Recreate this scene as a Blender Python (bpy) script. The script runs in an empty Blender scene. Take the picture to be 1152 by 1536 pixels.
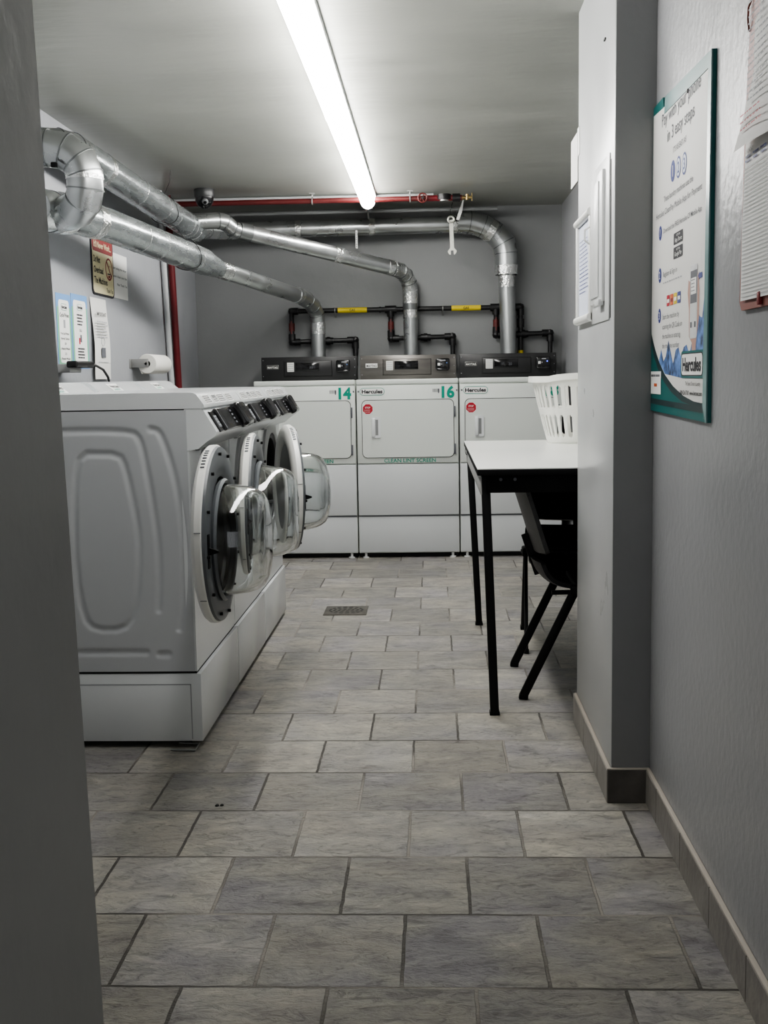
import bpy, bmesh, math, random
from mathutils import Vector as V, Matrix
random.seed(7)
COL = bpy.context.scene.collection
PI = math.pi

# ------------------------------------------------------------------ materials
MATS = {}
def mat(name, col, rough=.5, metal=0., var=0., vscale=6., bump=0., bscale=60., spec=.5, emit=None, es=0., trans=0., coat=0., rvar=0., stretch=None):
    if name in MATS: return MATS[name]
    m = bpy.data.materials.new(name); m.use_nodes = True
    nt = m.node_tree; N = nt.nodes; L = nt.links
    b = N['Principled BSDF']
    b.inputs['Base Color'].default_value = (*col, 1); b.inputs['Roughness'].default_value = rough
    b.inputs['Metallic'].default_value = metal; b.inputs['Specular IOR Level'].default_value = spec
    b.inputs['Coat Weight'].default_value = coat; b.inputs['Coat Roughness'].default_value = .12
    if trans: b.inputs['Transmission Weight'].default_value = trans; b.inputs['IOR'].default_value = 1.45
    if emit: b.inputs['Emission Color'].default_value = (*emit, 1); b.inputs['Emission Strength'].default_value = es
    if var or bump or rvar:
        tc = N.new('ShaderNodeTexCoord'); src = tc.outputs['Object']
        if stretch:
            mp = N.new('ShaderNodeMapping'); mp.inputs['Scale'].default_value = stretch
            L.new(src, mp.inputs['Vector']); src = mp.outputs['Vector']
    if var or rvar:
        n = N.new('ShaderNodeTexNoise'); n.inputs['Scale'].default_value = vscale; n.inputs['Detail'].default_value = 6
        L.new(src, n.inputs['Vector'])
    if var:
        mr = N.new('ShaderNodeMapRange'); mr.inputs[1].default_value = .3; mr.inputs[2].default_value = .7
        mr.inputs[3].default_value = 1 - var; mr.inputs[4].default_value = 1 + var
        L.new(n.outputs['Fac'], mr.inputs[0])
        mx = N.new('ShaderNodeVectorMath'); mx.operation = 'SCALE'; mx.inputs[0].default_value = col
        L.new(mr.outputs[0], mx.inputs['Scale']); L.new(mx.outputs[0], b.inputs['Base Color'])
    if rvar:
        mr2 = N.new('ShaderNodeMapRange'); mr2.inputs[1].default_value = .3; mr2.inputs[2].default_value = .7
        mr2.inputs[3].default_value = max(.02, rough - rvar); mr2.inputs[4].default_value = rough + rvar
        L.new(n.outputs['Fac'], mr2.inputs[0]); L.new(mr2.outputs[0], b.inputs['Roughness'])
    if bump:
        n2 = N.new('ShaderNodeTexNoise'); n2.inputs['Scale'].default_value = bscale; n2.inputs['Detail'].default_value = 4
        L.new(src, n2.inputs['Vector'])
        bp = N.new('ShaderNodeBump'); bp.inputs['Strength'].default_value = bump; bp.inputs['Distance'].default_value = .01
        L.new(n2.outputs['Fac'], bp.inputs['Height']); L.new(bp.outputs[0], b.inputs['Normal'])
    MATS[name] = m
    return m

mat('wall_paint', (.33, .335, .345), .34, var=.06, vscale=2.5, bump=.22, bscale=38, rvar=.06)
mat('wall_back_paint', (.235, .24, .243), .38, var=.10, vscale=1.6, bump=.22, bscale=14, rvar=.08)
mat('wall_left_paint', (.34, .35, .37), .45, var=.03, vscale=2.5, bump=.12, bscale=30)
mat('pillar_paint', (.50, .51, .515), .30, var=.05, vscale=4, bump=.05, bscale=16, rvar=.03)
mat('jamb_paint', (.42, .42, .40), .45, var=.05, vscale=3, bump=.12, bscale=22)
mat('ceiling_paint', (.355, .362, .33), .36, var=.08, vscale=1.4, bump=.30, bscale=5, rvar=.08, stretch=(1, 3, 1))
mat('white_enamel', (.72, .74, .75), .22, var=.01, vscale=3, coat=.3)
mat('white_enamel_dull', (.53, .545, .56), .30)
mat('dryer_enamel', (.66, .69, .66), .38, var=.01, vscale=3)
mat('dryer_enamel_low', (.62, .64, .65), .34)
mat('seam_black', (.012, .012, .012), .6)
mat('black_plastic', (.010, .010, .011), .18, coat=.3)
mat('black_matte', (.003, .003, .0035), .6, spec=.2)
mat('panel_black', (.018, .018, .019), .35, var=.1, vscale=12)
mat('panel_steel', (.17, .16, .15), .30, metal=.7, var=.15, vscale=5, stretch=(1, 1, 8))
mat('door_grey', (.125, .135, .145), .38, var=.05, vscale=9)
mat('bezel_grey', (.23, .235, .24), .35)
mat('dark_rubber', (.02, .021, .023), .45)
mat('drum_steel', (.25, .25, .25), .3, metal=.9)
mat('glass', (.90, .92, .92), .02, trans=1., spec=.5)
mat('glass_smoke', (.5, .52, .54), .08, trans=.9)
mat('galvanised', (.46, .475, .475), .30, metal=.9, var=.10, vscale=7, bump=.03, bscale=9, rvar=.06)
mat('galvanised_wrap', (.34, .365, .37), .26, metal=.72, var=.10, vscale=9, bump=.09, bscale=14, rvar=.08, stretch=(3, .6, 3))
mat('foil_tape', (.72, .73, .72), .20, metal=.95, var=.15, vscale=30, bump=.6, bscale=70, rvar=.1)
mat('seam_metal', (.22, .23, .23), .35, metal=.8)
mat('red_pipe', (.105, .016, .016), .38, var=.15, vscale=8)
mat('dark_red_pipe', (.13, .010, .014), .35)
mat('black_iron', (.008, .008, .009), .42, var=.2, vscale=30, bump=.2, bscale=80)
mat('brass', (.35, .26, .12), .4, metal=.8, var=.2, vscale=30)
mat('valve_red', (.12, .02, .018), .45, var=.3, vscale=60)
mat('yellow_label', (.72, .56, .03), .5)
mat('print_black', (.02, .02, .025), .7)
mat('print_grey', (.12, .125, .14), .7)
mat('print_lightgrey', (.36, .37, .39), .7)
mat('print_green', (.01, .27, .19), .6)
mat('print_red', (.42, .01, .03), .6)
mat('print_darkred', (.22, .02, .02), .6)
mat('print_orange', (.60, .13, .04), .6)
mat('print_navy', (.035, .05, .22), .6)
mat('print_blue', (.075, .15, .34), .6, var=1.0, vscale=38)
mat('print_skin', (.45, .27, .22), .6)
mat('teal', (.004, .125, .12), .4)
mat('teal_dark', (.012, .035, .038), .4)
mat('teal_glass', (.20, .34, .34), .25)
mat('label_grey', (.13, .135, .14), .6)
mat('paper', (.80, .80, .78), .7, var=.02, vscale=5)
mat('paper_warm', (.70, .695, .67), .55)
mat('paper_blue', (.62, .66, .76), .6)
mat('cream_sign', (.72, .66, .42), .45)
mat('poster_blue', (.16, .33, .62), .5)
mat('poster_green', (.20, .48, .30), .5)
mat('clip_brown', (.26, .085, .065), .5, var=.08, vscale=20)
mat('table_white', (.80, .81, .78), .25)
mat('apron_lit_grey', (.42, .42, .41), .35, var=.05)  # black satin rail: lamp light and reflection put into the grey
mat('basket_white', (.88, .88, .83), .35)
mat('chair_black', (.004, .004, .005), .5, bump=.25, bscale=220)
mat('chair_back_lit', (.055, .055, .055), .40, var=.35, vscale=14, bump=.3, bscale=160)  # chair black lightened: light falling on the backrest is in the colour
mat('chair_leg', (.004, .004, .0045), .5, spec=.25)
mat('white_paint_metal', (.66, .67, .67), .3, bump=.12, bscale=40)
mat('plastic_white', (.75, .76, .76), .3)
mat('plastic_cream', (.80, .80, .77), .28)
mat('drain_bronze', (.12, .11, .095), .45, metal=.5, var=.25, vscale=40)
mat('tile_base', (.26, .245, .225), .40, var=.28, vscale=7, bump=.35, bscale=28)
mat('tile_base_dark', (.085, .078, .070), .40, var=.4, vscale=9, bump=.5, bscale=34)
mat('grout_light', (.44, .40, .35), .7)
mat('tissue', (.84, .83, .78), .85, bump=.1, bscale=90)
mat('bracket_grey', (.35, .35, .34), .35, metal=.6)
mat('wrench_steel', (.62, .62, .56), .4, metal=.6, var=.1, vscale=40)
mat('conduit_white', (.50, .51, .52), .4)
mat('led_blue', (.05, .08, .9), .4, emit=(.1, .15, 1), es=2.5)
mat('lcd', (.006, .006, .007), .12)
mat('tube_glow', (1, 1, 1), .4, emit=(1.0, .985, .955), es=34.0)
mat('cable_black', (.006, .006, .006), .4)

def floor_mat():
    m = bpy.data.materials.new('slate_tile_floor'); m.use_nodes = True
    nt = m.node_tree; N = nt.nodes; L = nt.links; b = N['Principled BSDF']
    tc = N.new('ShaderNodeTexCoord')
    mp = N.new('ShaderNodeMapping'); mp.inputs['Location'].default_value = (.0764 + .298 / 2, -2.179, 0)
    L.new(tc.outputs['Object'], mp.inputs['Vector'])
    # slight waviness of the joints
    nw = N.new('ShaderNodeTexNoise'); nw.inputs['Scale'].default_value = 22; nw.inputs['Detail'].default_value = 3
    L.new(tc.outputs['Object'], nw.inputs['Vector'])
    sb = N.new('ShaderNodeVectorMath'); sb.operation = 'SUBTRACT'; sb.inputs[1].default_value = (.5, .5, .5)
    sc = N.new('ShaderNodeVectorMath'); sc.operation = 'SCALE'; sc.inputs['Scale'].default_value = .006
    ad = N.new('ShaderNodeVectorMath'); ad.operation = 'ADD'
    L.new(nw.outputs['Color'], sb.inputs[0]); L.new(sb.outputs[0], sc.inputs[0]); L.new(sc.outputs[0], ad.inputs[1]); L.new(mp.outputs[0], ad.inputs[0])
    br = N.new('ShaderNodeTexBrick'); br.offset = .5; br.offset_frequency = 2; br.squash = 1; br.squash_frequency = 2
    br.inputs['Scale'].default_value = 1; br.inputs['Mortar Size'].default_value = .0042; br.inputs['Mortar Smooth'].default_value = .25
    br.inputs['Bias'].default_value = 0; br.inputs['Brick Width'].default_value = .298; br.inputs['Row Height'].default_value = .3157
    br.inputs['Color1'].default_value = (0, 0, 0, 1); br.inputs['Color2'].default_value = (1, 1, 1, 1); br.inputs['Mortar'].default_value = (.5, .5, .5, 1)
    L.new(ad.outputs[0], br.inputs['Vector'])
    # per-tile offset so that every tile has its own slate pattern
    of = N.new('ShaderNodeVectorMath'); of.operation = 'SCALE'; of.inputs['Scale'].default_value = 37
    L.new(br.outputs['Color'], of.inputs[0])
    ad2 = N.new('ShaderNodeVectorMath'); ad2.operation = 'ADD'
    L.new(tc.outputs['Object'], ad2.inputs[0]); L.new(of.outputs[0], ad2.inputs[1])
    mp2 = N.new('ShaderNodeMapping'); mp2.inputs['Scale'].default_value = (.75, 1.35, 1); L.new(ad2.outputs[0], mp2.inputs['Vector'])
    n1 = N.new('ShaderNodeTexNoise'); n1.inputs['Scale'].default_value = 8; n1.inputs['Detail'].default_value = 12; n1.inputs['Roughness'].default_value = .72; n1.inputs['Distortion'].default_value = .35
    L.new(mp2.outputs[0], n1.inputs['Vector'])
    cr = N.new('ShaderNodeValToRGB'); e = cr.color_ramp.elements
    e[0].position = .27; e[0].color = (.16, .15, .142, 1); e[1].position = .75; e[1].color = (.66, .63, .57, 1)
    x = cr.color_ramp.elements.new(.42); x.color = (.33, .32, .31, 1)
    x = cr.color_ramp.elements.new(.58); x.color = (.44, .43, .395, 1)
    L.new(n1.outputs['Fac'], cr.inputs[0])
    n2 = N.new('ShaderNodeTexNoise'); n2.inputs['Scale'].default_value = 3.2; n2.inputs['Detail'].default_value = 4
    L.new(ad2.outputs[0], n2.inputs['Vector'])
    cr2 = N.new('ShaderNodeValToRGB'); e = cr2.color_ramp.elements
    e[0].position = .36; e[0].color = (.98, .96, 1.02, 1); e[1].position = .66; e[1].color = (1.05, 1.01, .94, 1)
    x = cr2.color_ramp.elements.new(.5); x.color = (1.0, .985, .955, 1)
    L.new(n2.outputs['Fac'], cr2.inputs[0])
    mu = N.new('ShaderNodeMix'); mu.data_type = 'RGBA'; mu.blend_type = 'MULTIPLY'; mu.inputs[0].default_value = 1
    L.new(cr.outputs[0], mu.inputs[6]); L.new(cr2.outputs[0], mu.inputs[7])
    tv = N.new('ShaderNodeMapRange'); tv.inputs[3].default_value = .76; tv.inputs[4].default_value = 1.16
    L.new(br.outputs['Color'], tv.inputs[0])
    sv = N.new('ShaderNodeVectorMath'); sv.operation = 'SCALE'; L.new(mu.outputs[2], sv.inputs[0]); L.new(tv.outputs[0], sv.inputs['Scale'])
    # fine dark pitting
    n3 = N.new('ShaderNodeTexNoise'); n3.inputs['Scale'].default_value = 30; n3.inputs['Detail'].default_value = 7; n3.inputs['Roughness'].default_value = .7; n3.inputs['Distortion'].default_value = 1.2
    L.new(mp2.outputs[0], n3.inputs['Vector'])
    pr = N.new('ShaderNodeMapRange'); pr.inputs[1].default_value = .35; pr.inputs[2].default_value = .50; pr.inputs[3].default_value = .60; pr.inputs[4].default_value = 1
    L.new(n3.outputs['Fac'], pr.inputs[0])
    sv2 = N.new('ShaderNodeVectorMath'); sv2.operation = 'SCALE'; L.new(sv.outputs[0], sv2.inputs[0]); L.new(pr.outputs[0], sv2.inputs['Scale'])
    # grout light in places, dark in others
    n4 = N.new('ShaderNodeTexNoise'); n4.inputs['Scale'].default_value = 2.2; L.new(tc.outputs['Object'], n4.inputs['Vector'])
    cg = N.new('ShaderNodeValToRGB'); e = cg.color_ramp.elements
    e[0].position = .45; e[0].color = (.10, .092, .08, 1); e[1].position = .60; e[1].color = (.36, .33, .29, 1)
    L.new(n4.outputs['Fac'], cg.inputs[0])
    mg = N.new('ShaderNodeMix'); mg.data_type = 'RGBA'; L.new(br.outputs['Fac'], mg.inputs[0]); L.new(sv2.outputs[0], mg.inputs[6]); L.new(cg.outputs[0], mg.inputs[7])
    L.new(mg.outputs[2], b.inputs['Base Color'])
    rr = N.new('ShaderNodeMapRange'); rr.inputs[3].default_value = .24; rr.inputs[4].default_value = .52
    L.new(n3.outputs['Fac'], rr.inputs[0]); L.new(rr.outputs[0], b.inputs['Roughness'])
    # bump: grout channels + slate relief
    iv = N.new('ShaderNodeMath'); iv.operation = 'MULTIPLY_ADD'; iv.inputs[1].default_value = -1.1; iv.inputs[2].default_value = 1.1
    L.new(br.outputs['Fac'], iv.inputs[0])
    a1 = N.new('ShaderNodeMath'); a1.operation = 'MULTIPLY_ADD'; a1.inputs[1].default_value = .9
    L.new(n3.outputs['Fac'], a1.inputs[0]); L.new(iv.outputs[0], a1.inputs[2])
    a2 = N.new('ShaderNodeMath'); a2.operation = 'MULTIPLY_ADD'; a2.inputs[1].default_value = 1.5
    L.new(n1.outputs['Fac'], a2.inputs[0]); L.new(a1.outputs[0], a2.inputs[2])
    bp = N.new('ShaderNodeBump'); bp.inputs['Strength'].default_value = .9; bp.inputs['Distance'].default_value = .013
    L.new(a2.outputs[0], bp.inputs['Height']); L.new(bp.outputs[0], b.inputs['Normal'])
    MATS['floor_tile'] = m
floor_mat()

# ------------------------------------------------------------------ builder
class B:
    def __init__(s): s.v = []; s.f = []; s.m = []; s.names = []
    def mi(s, n):
        if n not in s.names: s.names.append(n)
        return s.names.index(n)
    def add(s, vs, fs, m):
        o = len(s.v); k = s.mi(m); s.v += [tuple(p) for p in vs]
        for f in fs: s.f.append([o + i for i in f]); s.m.append(k)
        return s
    def box(s, a, b, m, bev=0, seg=2, M=None):
        lo = [min(a[i], b[i]) for i in range(3)]; hi = [max(a[i], b[i]) for i in range(3)]
        bm = bmesh.new(); bmesh.ops.create_cube(bm, size=1)
        for v in bm.verts:
            v.co = V([lo[i] + (v.co[i] + .5) * (hi[i] - lo[i]) for i in range(3)])
        if bev: bmesh.ops.bevel(bm, geom=list(bm.edges), offset=min(bev, .49 * min(hi[i] - lo[i] for i in range(3))), segments=seg, profile=.5, affect='EDGES')
        return s.bm(bm, m, M)
    def bm(s, bm, m, M=None):
        bm.verts.index_update()
        s.add([(M @ v.co if M else v.co.copy()) for v in bm.verts], [[v.index for v in f.verts] for f in bm.faces], m)
        bm.free(); return s
    def bar(s, p0, p1, w, h, m, up=(0, 0, 1), bev=0):
        p0 = V(p0); p1 = V(p1); d = (p1 - p0); L = d.length; d.normalize(); up = V(up)
        x = d.cross(up).normalized(); y = x.cross(d)
        M = Matrix(((x.x, y.x, d.x, p0.x), (x.y, y.y, d.y, p0.y), (x.z, y.z, d.z, p0.z), (0, 0, 0, 1)))
        return s.box((-w / 2, -h / 2, 0), (w / 2, h / 2, L), m, bev, 2, M)
    def tube(s, pts, r, m, n=20, caps=True, closed=False):
        pts = [V(p) for p in pts]; k = len(pts)
        rs = r if isinstance(r, (list, tuple)) else [r] * k
        ds = [(pts[(i + 1) % k] - pts[i]).normalized() for i in range(k if closed else k - 1)]
        ref = V((0, 0, 1)) if abs(ds[0].z) < .9 else V((0, 1, 0))
        x = ds[0].cross(ref).normalized(); rings = []
        for i in range(k):
            if closed: din, dout = ds[i - 1], ds[i]
            else: din = ds[i - 1] if i else ds[0]; dout = ds[i] if i < k - 1 else ds[-1]
            t = din + dout
            t = t.normalized() if t.length > 1e-6 else dout
            x0 = x - din * x.dot(din)
            x0 = x0.normalized() if x0.length > 1e-6 else din.orthogonal().normalized()
            y0 = din.cross(x0); ring = []
            for j in range(n):
                a = 2 * PI * j / n; p = x0 * math.cos(a) * rs[i] + y0 * math.sin(a) * rs[i]
                q = p - din * (p.dot(t) / max(.25, din.dot(t)))
                ring.append(pts[i] + q)
            rings.append(ring)
            ax = din.cross(dout)
            if ax.length > 1e-6: x = Matrix.Rotation(din.angle(dout), 3, ax.normalized()) @ x0
            else: x = x0
        vs = [p for rg in rings for p in rg]; fs = []
        for i in range(k if closed else k - 1):
            a = i * n; b = ((i + 1) % k) * n
            for j in range(n): fs.append([a + j, a + (j + 1) % n, b + (j + 1) % n, b + j])
        if caps and not closed: fs.append(list(range(n))[::-1]); fs.append([(k - 1) * n + j for j in range(n)])
        return s.add(vs, fs, m)
    def cyl(s, p0, p1, r, m, n=24, r1=None): return s.tube([p0, p1], [r, r if r1 is None else r1], m, n)
    def lathe(s, prof, M, m, n=48, closed=False):
        vs = []; fs = []; k = len(prof)
        for r, z in prof:
            for j in range(n):
                a = 2 * PI * j / n; vs.append(M @ V((r * math.cos(a), r * math.sin(a), z)))
        for i in range(k if closed else k - 1):
            a = i * n; b = ((i + 1) % k) * n
            for j in range(n): fs.append([a + j, a + (j + 1) % n, b + (j + 1) % n, b + j])
        if not closed:
            if prof[0][0] > 1e-5: pass
        return s.add(vs, fs, m)
    def prism(s, poly, O, u, v, d, m):
        O = V(O); u = V(u); v = V(v); d = V(d); k = len(poly)
        a = [O + u * p[0] + v * p[1] for p in poly]; b = [p + d for p in a]
        fs = [list(range(k)), [k + i for i in range(k)][::-1]] + [[i, i + k, (i + 1) % k + k, (i + 1) % k] for i in range(k)]
        return s.add(a + b, fs, m)
    def poly(s, poly, O, u, v, m):
        O = V(O); u = V(u); v = V(v)
        return s.add([O + u * p[0] + v * p[1] for p in poly], [list(range(len(poly)))], m)
    def rect(s, O, u, v, x0, y0, x1, y1, m, lift=0):
        n = V(u).cross(V(v)).normalized() * lift
        return s.poly([(x0, y0), (x1, y0), (x1, y1), (x0, y1)], V(O) + n, u, v, m)
    def text(s, body, O, u, v, h, m, w=None, bold=0., align='LEFT', lift=.0012, shear=0.):
        cu = bpy.data.curves.new('t', 'FONT'); cu.body = body; cu.size = 1; cu.offset = bold; cu.shear = shear; cu.resolution_u = 3
        ob = bpy.data.objects.new('t', cu); me = bpy.data.meshes.new_from_object(ob)
        if len(me.vertices):
            xs = [p.co.x for p in me.vertices]; x0, x1 = min(xs), max(xs)
            k = h / .7; kx = k if w is None else w / (x1 - x0); W = kx * (x1 - x0)
            off = {'LEFT': 0, 'CENTER': -W / 2, 'RIGHT': -W}[align]
            O = V(O); u = V(u).normalized(); v = V(v).normalized(); n = u.cross(v) * lift
            s.add([O + u * (off + (p.co.x - x0) * kx) + v * (p.co.y * k) + n for p in me.vertices], [list(f.vertices) for f in me.polygons], m)
        bpy.data.objects.remove(ob); bpy.data.curves.remove(cu); bpy.data.meshes.remove(me)
        return s
    def lines(s, O, u, v, x0, x1, y0, y1, n, m, th=.003, rnd=.25, lift=.001):
        for i in range(n):
            y = y0 + (y1 - y0) * i / max(1, n - 1); e = x1 - random.random() * rnd * (x1 - x0); x = x0
            while x < e:
                ww = random.uniform(.012, .035) * (x1 - x0) / .2
                s.rect(O, u, v, x, y, min(e, x + ww), y + th, m, lift); x += ww + .006 * (x1 - x0) / .2
        return s
    def build(s, name, parent=None, label=None, cat=None, group=None, kind=None, loc=None, smooth=True, angle=35, recalc=True):
        me = bpy.data.meshes.new(name); me.from_pydata(s.v, [], s.f); me.update()
        for n in s.names: me.materials.append(MATS[n])
        for p, k in zip(me.polygons, s.m): p.material_index = k; p.use_smooth = smooth
        if recalc:
            bm = bmesh.new(); bm.from_mesh(me); bmesh.ops.recalc_face_normals(bm, faces=bm.faces); bm.to_mesh(me); bm.free()
        if smooth: me.set_sharp_from_angle(angle=math.radians(angle))
        ob = bpy.data.objects.new(name, me); COL.objects.link(ob)
        if parent is not None: ob.parent = parent
        if loc: ob.location = loc
        return tag(ob, label, cat, group, kind)
def tag(o, label=None, cat=None, group=None, kind=None):
    if label: o['label'] = label
    if cat: o['category'] = cat
    if group: o['group'] = group
    if kind: o['kind'] = kind
    return o
def empty(name, loc, label, cat, group=None, rotz=0, parent=None):
    o = bpy.data.objects.new(name, None); COL.objects.link(o); o.location = loc; o.rotation_euler = (0, 0, rotz)
    if parent is not None: o.parent = parent
    o.empty_display_size = .1
    return tag(o, label, cat, group)
def kids(o): return [c for c in COL.objects if c.parent == o]
def copy_tree(o, parent=None):
    c = o.copy(); COL.objects.link(c); c.parent = parent
    for ch in [x for x in COL.objects if x.parent == o]: copy_tree(ch, c)
    return c
def rrect(x0, y0, x1, y1, r, n=6):
    out = []
    for cx, cy, a0 in ((x1 - r, y1 - r, 0), (x0 + r, y1 - r, 90), (x0 + r, y0 + r, 180), (x1 - r, y0 + r, 270)):
        for i in range(n + 1):
            a = math.radians(a0 + 90 * i / n); out.append((cx + r * math.cos(a), cy + r * math.sin(a)))
    return out
def frame_of(n, up=(0, 0, 1), o=(0, 0, 0)):
    n = V(n).normalized(); x = V(up).cross(n).normalized(); y = n.cross(x); o = V(o)
    return Matrix(((x.x, y.x, n.x, o.x), (x.y, y.y, n.y, o.y), (x.z, y.z, n.z, o.z), (0, 0, 0, 1)))
X1, Y1, Z1 = (1, 0, 0), (0, 1, 0), (0, 0, 1)

# ------------------------------------------------------------------ camera
f, p, yw, ro, H = 1723., .1172, -.0439, .0169, 1.22
R1 = Matrix(((math.cos(yw), -math.sin(yw), 0), (math.sin(yw), math.cos(yw), 0), (0, 0, 1)))
R2 = Matrix(((1, 0, 0), (0, math.cos(p), -math.sin(p)), (0, math.sin(p), math.cos(p))))
Mc = R2 @ R1
right, fwd, up = Mc[0], Mc[1], Mc[2]
c_, s_ = math.cos(ro), math.sin(ro)
r_ = right * c_ - up * s_; u_ = right * s_ + up * c_
cam = bpy.data.cameras.new('camera'); co = bpy.data.objects.new('camera', cam); COL.objects.link(co)
co.matrix_world = Matrix(((r_.x, u_.x, -fwd.x, 0), (r_.y, u_.y, -fwd.y, 0), (r_.z, u_.z, -fwd.z, H), (0, 0, 0, 1)))
cam.sensor_fit = 'VERTICAL'; cam.sensor_height = 24; cam.lens = f / 1536 * 24; cam.clip_start = .05
bpy.context.scene.camera = co

# ------------------------------------------------------------------ room shell
CZ = 2.4
def struct(b, name, **k): return b.build(name, kind='structure', **k)
struct(B().box((-1.85, -1.2, -.1), (1.15, 8.45, 0), 'floor_tile'), 'floor', smooth=False)
struct(B().box((-1.85, -.4, CZ), (1.15, 8.45, CZ + .1), 'ceiling_paint'), 'ceiling', smooth=False)
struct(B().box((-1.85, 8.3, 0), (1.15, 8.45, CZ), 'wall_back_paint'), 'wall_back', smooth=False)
struct(B().box((-1.85, -1.2, 0), (-1.69, 8.3, CZ), 'wall_left_paint'), 'wall_left', smooth=False)
struct(B().box((.92, 3.97, 0), (1.15, 8.3, CZ), 'wall_paint'), 'wall_right_alcove', smooth=False)
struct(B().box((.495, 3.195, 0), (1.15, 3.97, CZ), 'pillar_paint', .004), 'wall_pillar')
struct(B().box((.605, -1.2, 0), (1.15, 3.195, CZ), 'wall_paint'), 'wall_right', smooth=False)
# doorway edge at the left of the frame, leaning a little
def jx(z): return -.367 - z * .0209
b = B(); b.prism([(-1.69, 0), (jx(0), 0), (jx(CZ), CZ), (-1.69, CZ)], (0, 1.2, 0), X1, Z1, (0, -2.4, 0), 'jamb_paint')
struct(b, 'wall_front', smooth=False)
# shade on the pillar front face, put in as a darker grey sheet
mat('pillar_shaded', (.23, .232, .235), .40, var=.05, vscale=3, bump=.15, bscale=24)
struct(B().box((.497, 3.1925, .10), (.6045, 3.1955, CZ), 'pillar_shaded'), 'shade_sheet_1')
# tile skirting
def skirting(name, a, b_, axis, side, tile, h=.098, th=.012, joint=.305, start=0):
    bb = B(); L = b_ - a; x = a
    while x < b_ - .004:
        e = min(b_, (math.floor((x - start) / joint + 1e-6) + 1) * joint + start)
        lo, hi = x + .0015, e - .0015
        if axis == 'y': bb.box((side[0], lo, 0), (side[1], hi, h), tile, .0015, 1)
        else: bb.box((lo, side[0], 0), (hi, side[1], h), tile, .0015, 1)
        x = e
    if axis == 'y':
        bb.box((side[0] + .003, a, 0), (side[1], b_, h - .002), 'grout_light')
        bb.box((side[0] + .001, a, h - .001), (side[1], b_, h + .005), 'grout_light', .002, 1)
    else:
        bb.box((a, side[0] + .003, 0), (b_, side[1], h - .002), 'grout_light')
        bb.box((a, side[0] + .001, h - .001), (b_, side[1], h + .004), 'grout_light', .002, 1)
    struct(bb, name)
skirting('baseboard_right', -1.0, 3.182, 'y', (.592, .605), 'tile_base', start=.03, joint=.30)
skirting('baseboard_pillar', 3.183, 3.97, 'y', (.482, .495), 'tile_base', start=.02)
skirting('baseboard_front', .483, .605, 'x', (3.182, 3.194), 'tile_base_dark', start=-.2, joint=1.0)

# ------------------------------------------------------------------ ceiling light (two tube fixtures end to end)
def light(y0, y1, label):
    t = empty('ceiling_light', (-.405, (y0 + y1) / 2, CZ), label, 'light', 'wraparound fluorescent fixtures on the ceiling')
    L = (y1 - y0) / 2
    B().box((-.054, -L, -.022), (.054, L, 0), 'white_paint_metal', .003).build('housing', t)
    pr = [(-.050, -.022)] + [(-.050 * math.cos(a), -.034 - .066 * math.sin(a)) for a in [PI * i / 14 for i in range(15)]] + [(.050, -.022)]
    B().prism(pr, (0, -L + .004, 0), X1, Z1, (0, 2 * L - .008, 0), 'tube_glow').build('diffuser', t)
    for s in (-1, 1):
        e = B()
        pr2 = [(q[0] * 1.05, q[1] * 1.03 if q[1] < -.03 else q[1]) for q in pr]
        e.prism(pr2, (0, s * (L - .002) - .0015, 0), X1, Z1, (0, .003, 0), 'plastic_white')
        e.build('end_cap', t)
light(5.15, 7.60, 'far fluorescent ceiling light fixture ending above the dryers, dimmer joint at its near end')
light(2.69, 5.145, 'near fluorescent ceiling light fixture running out of the top of the picture')

# ------------------------------------------------------------------ washers
W = .727
def channel(pts, x, z):
    best = 9
    for (ax, az), (bx, bz) in zip(pts, pts[1:]):
        dx, dz = bx - ax, bz - az; t = max(0, min(1, ((x - ax) * dx + (z - az) * dz) / (dx * dx + dz * dz)))
        best = min(best, math.hypot(x - ax - t * dx, z - az - t * dz))
    return best
def smooth_pts(pts, n=2):
    for _ in range(n):
        o = [pts[0]]
        for a, c in zip(pts, pts[1:]): o += [(a[0] * .75 + c[0] * .25, a[1] * .75 + c[1] * .25), (a[0] * .25 + c[0] * .75, a[1] * .25 + c[1] * .75)]
        pts = o + [pts[-1]]
    return pts
CH = [smooth_pts([(-1.30, 1.062), (-.984, 1.061), (-.948, 1.036), (-.932, .94), (-.908, .763), (-.900, .63), (-.91, .47)]),
      smooth_pts([(-1.125, .987), (-1.02, .985), (-1.0, .941), (-.981, .835), (-.964, .72), (-.970, .586), (-.992, .451), (-1.03, .404), (-1.125, .404), (-1.16, .444), (-1.18, .6), (-1.175, .80), (-1.16, .96), (-1.125, .987)], 1),
      smooth_pts([(-.914, 1.064), (-.887, 1.06), (-.863, 1.0), (-.837, .895), (-.82, .762), (-.816, .629), (-.825, .495), (-.842, .405)]),
      [(-1.40, .328), (-.957, .327)], [(-.913, .320), (-.883, .320)]]
def side_panel():
    b = B(); nx, nz = 170, 190; x0, x1, z0, z1 = -.73, -.006, .262, 1.124; vs = []; fs = []
    for j in range(nz + 1):
        for i in range(nx + 1):
            x = x0 + (x1 - x0) * i / nx; z = z0 + (z1 - z0) * j / nz; h = 0
            for k, c in enumerate(CH):
                d = channel(c, x - .79, z); w = .017
                if d < w: q = .5 + .5 * math.cos(PI * d / w); h = max(h, q * (.0052 if k < 3 else .0045))
            vs.append((x, h if True else 0, z))
    for j in range(nz):
        for i in range(nx):
            a = j * (nx + 1) + i; fs.append([a, a + 1, a + nx + 2, a + nx + 1])
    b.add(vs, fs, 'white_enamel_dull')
    return b
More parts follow.
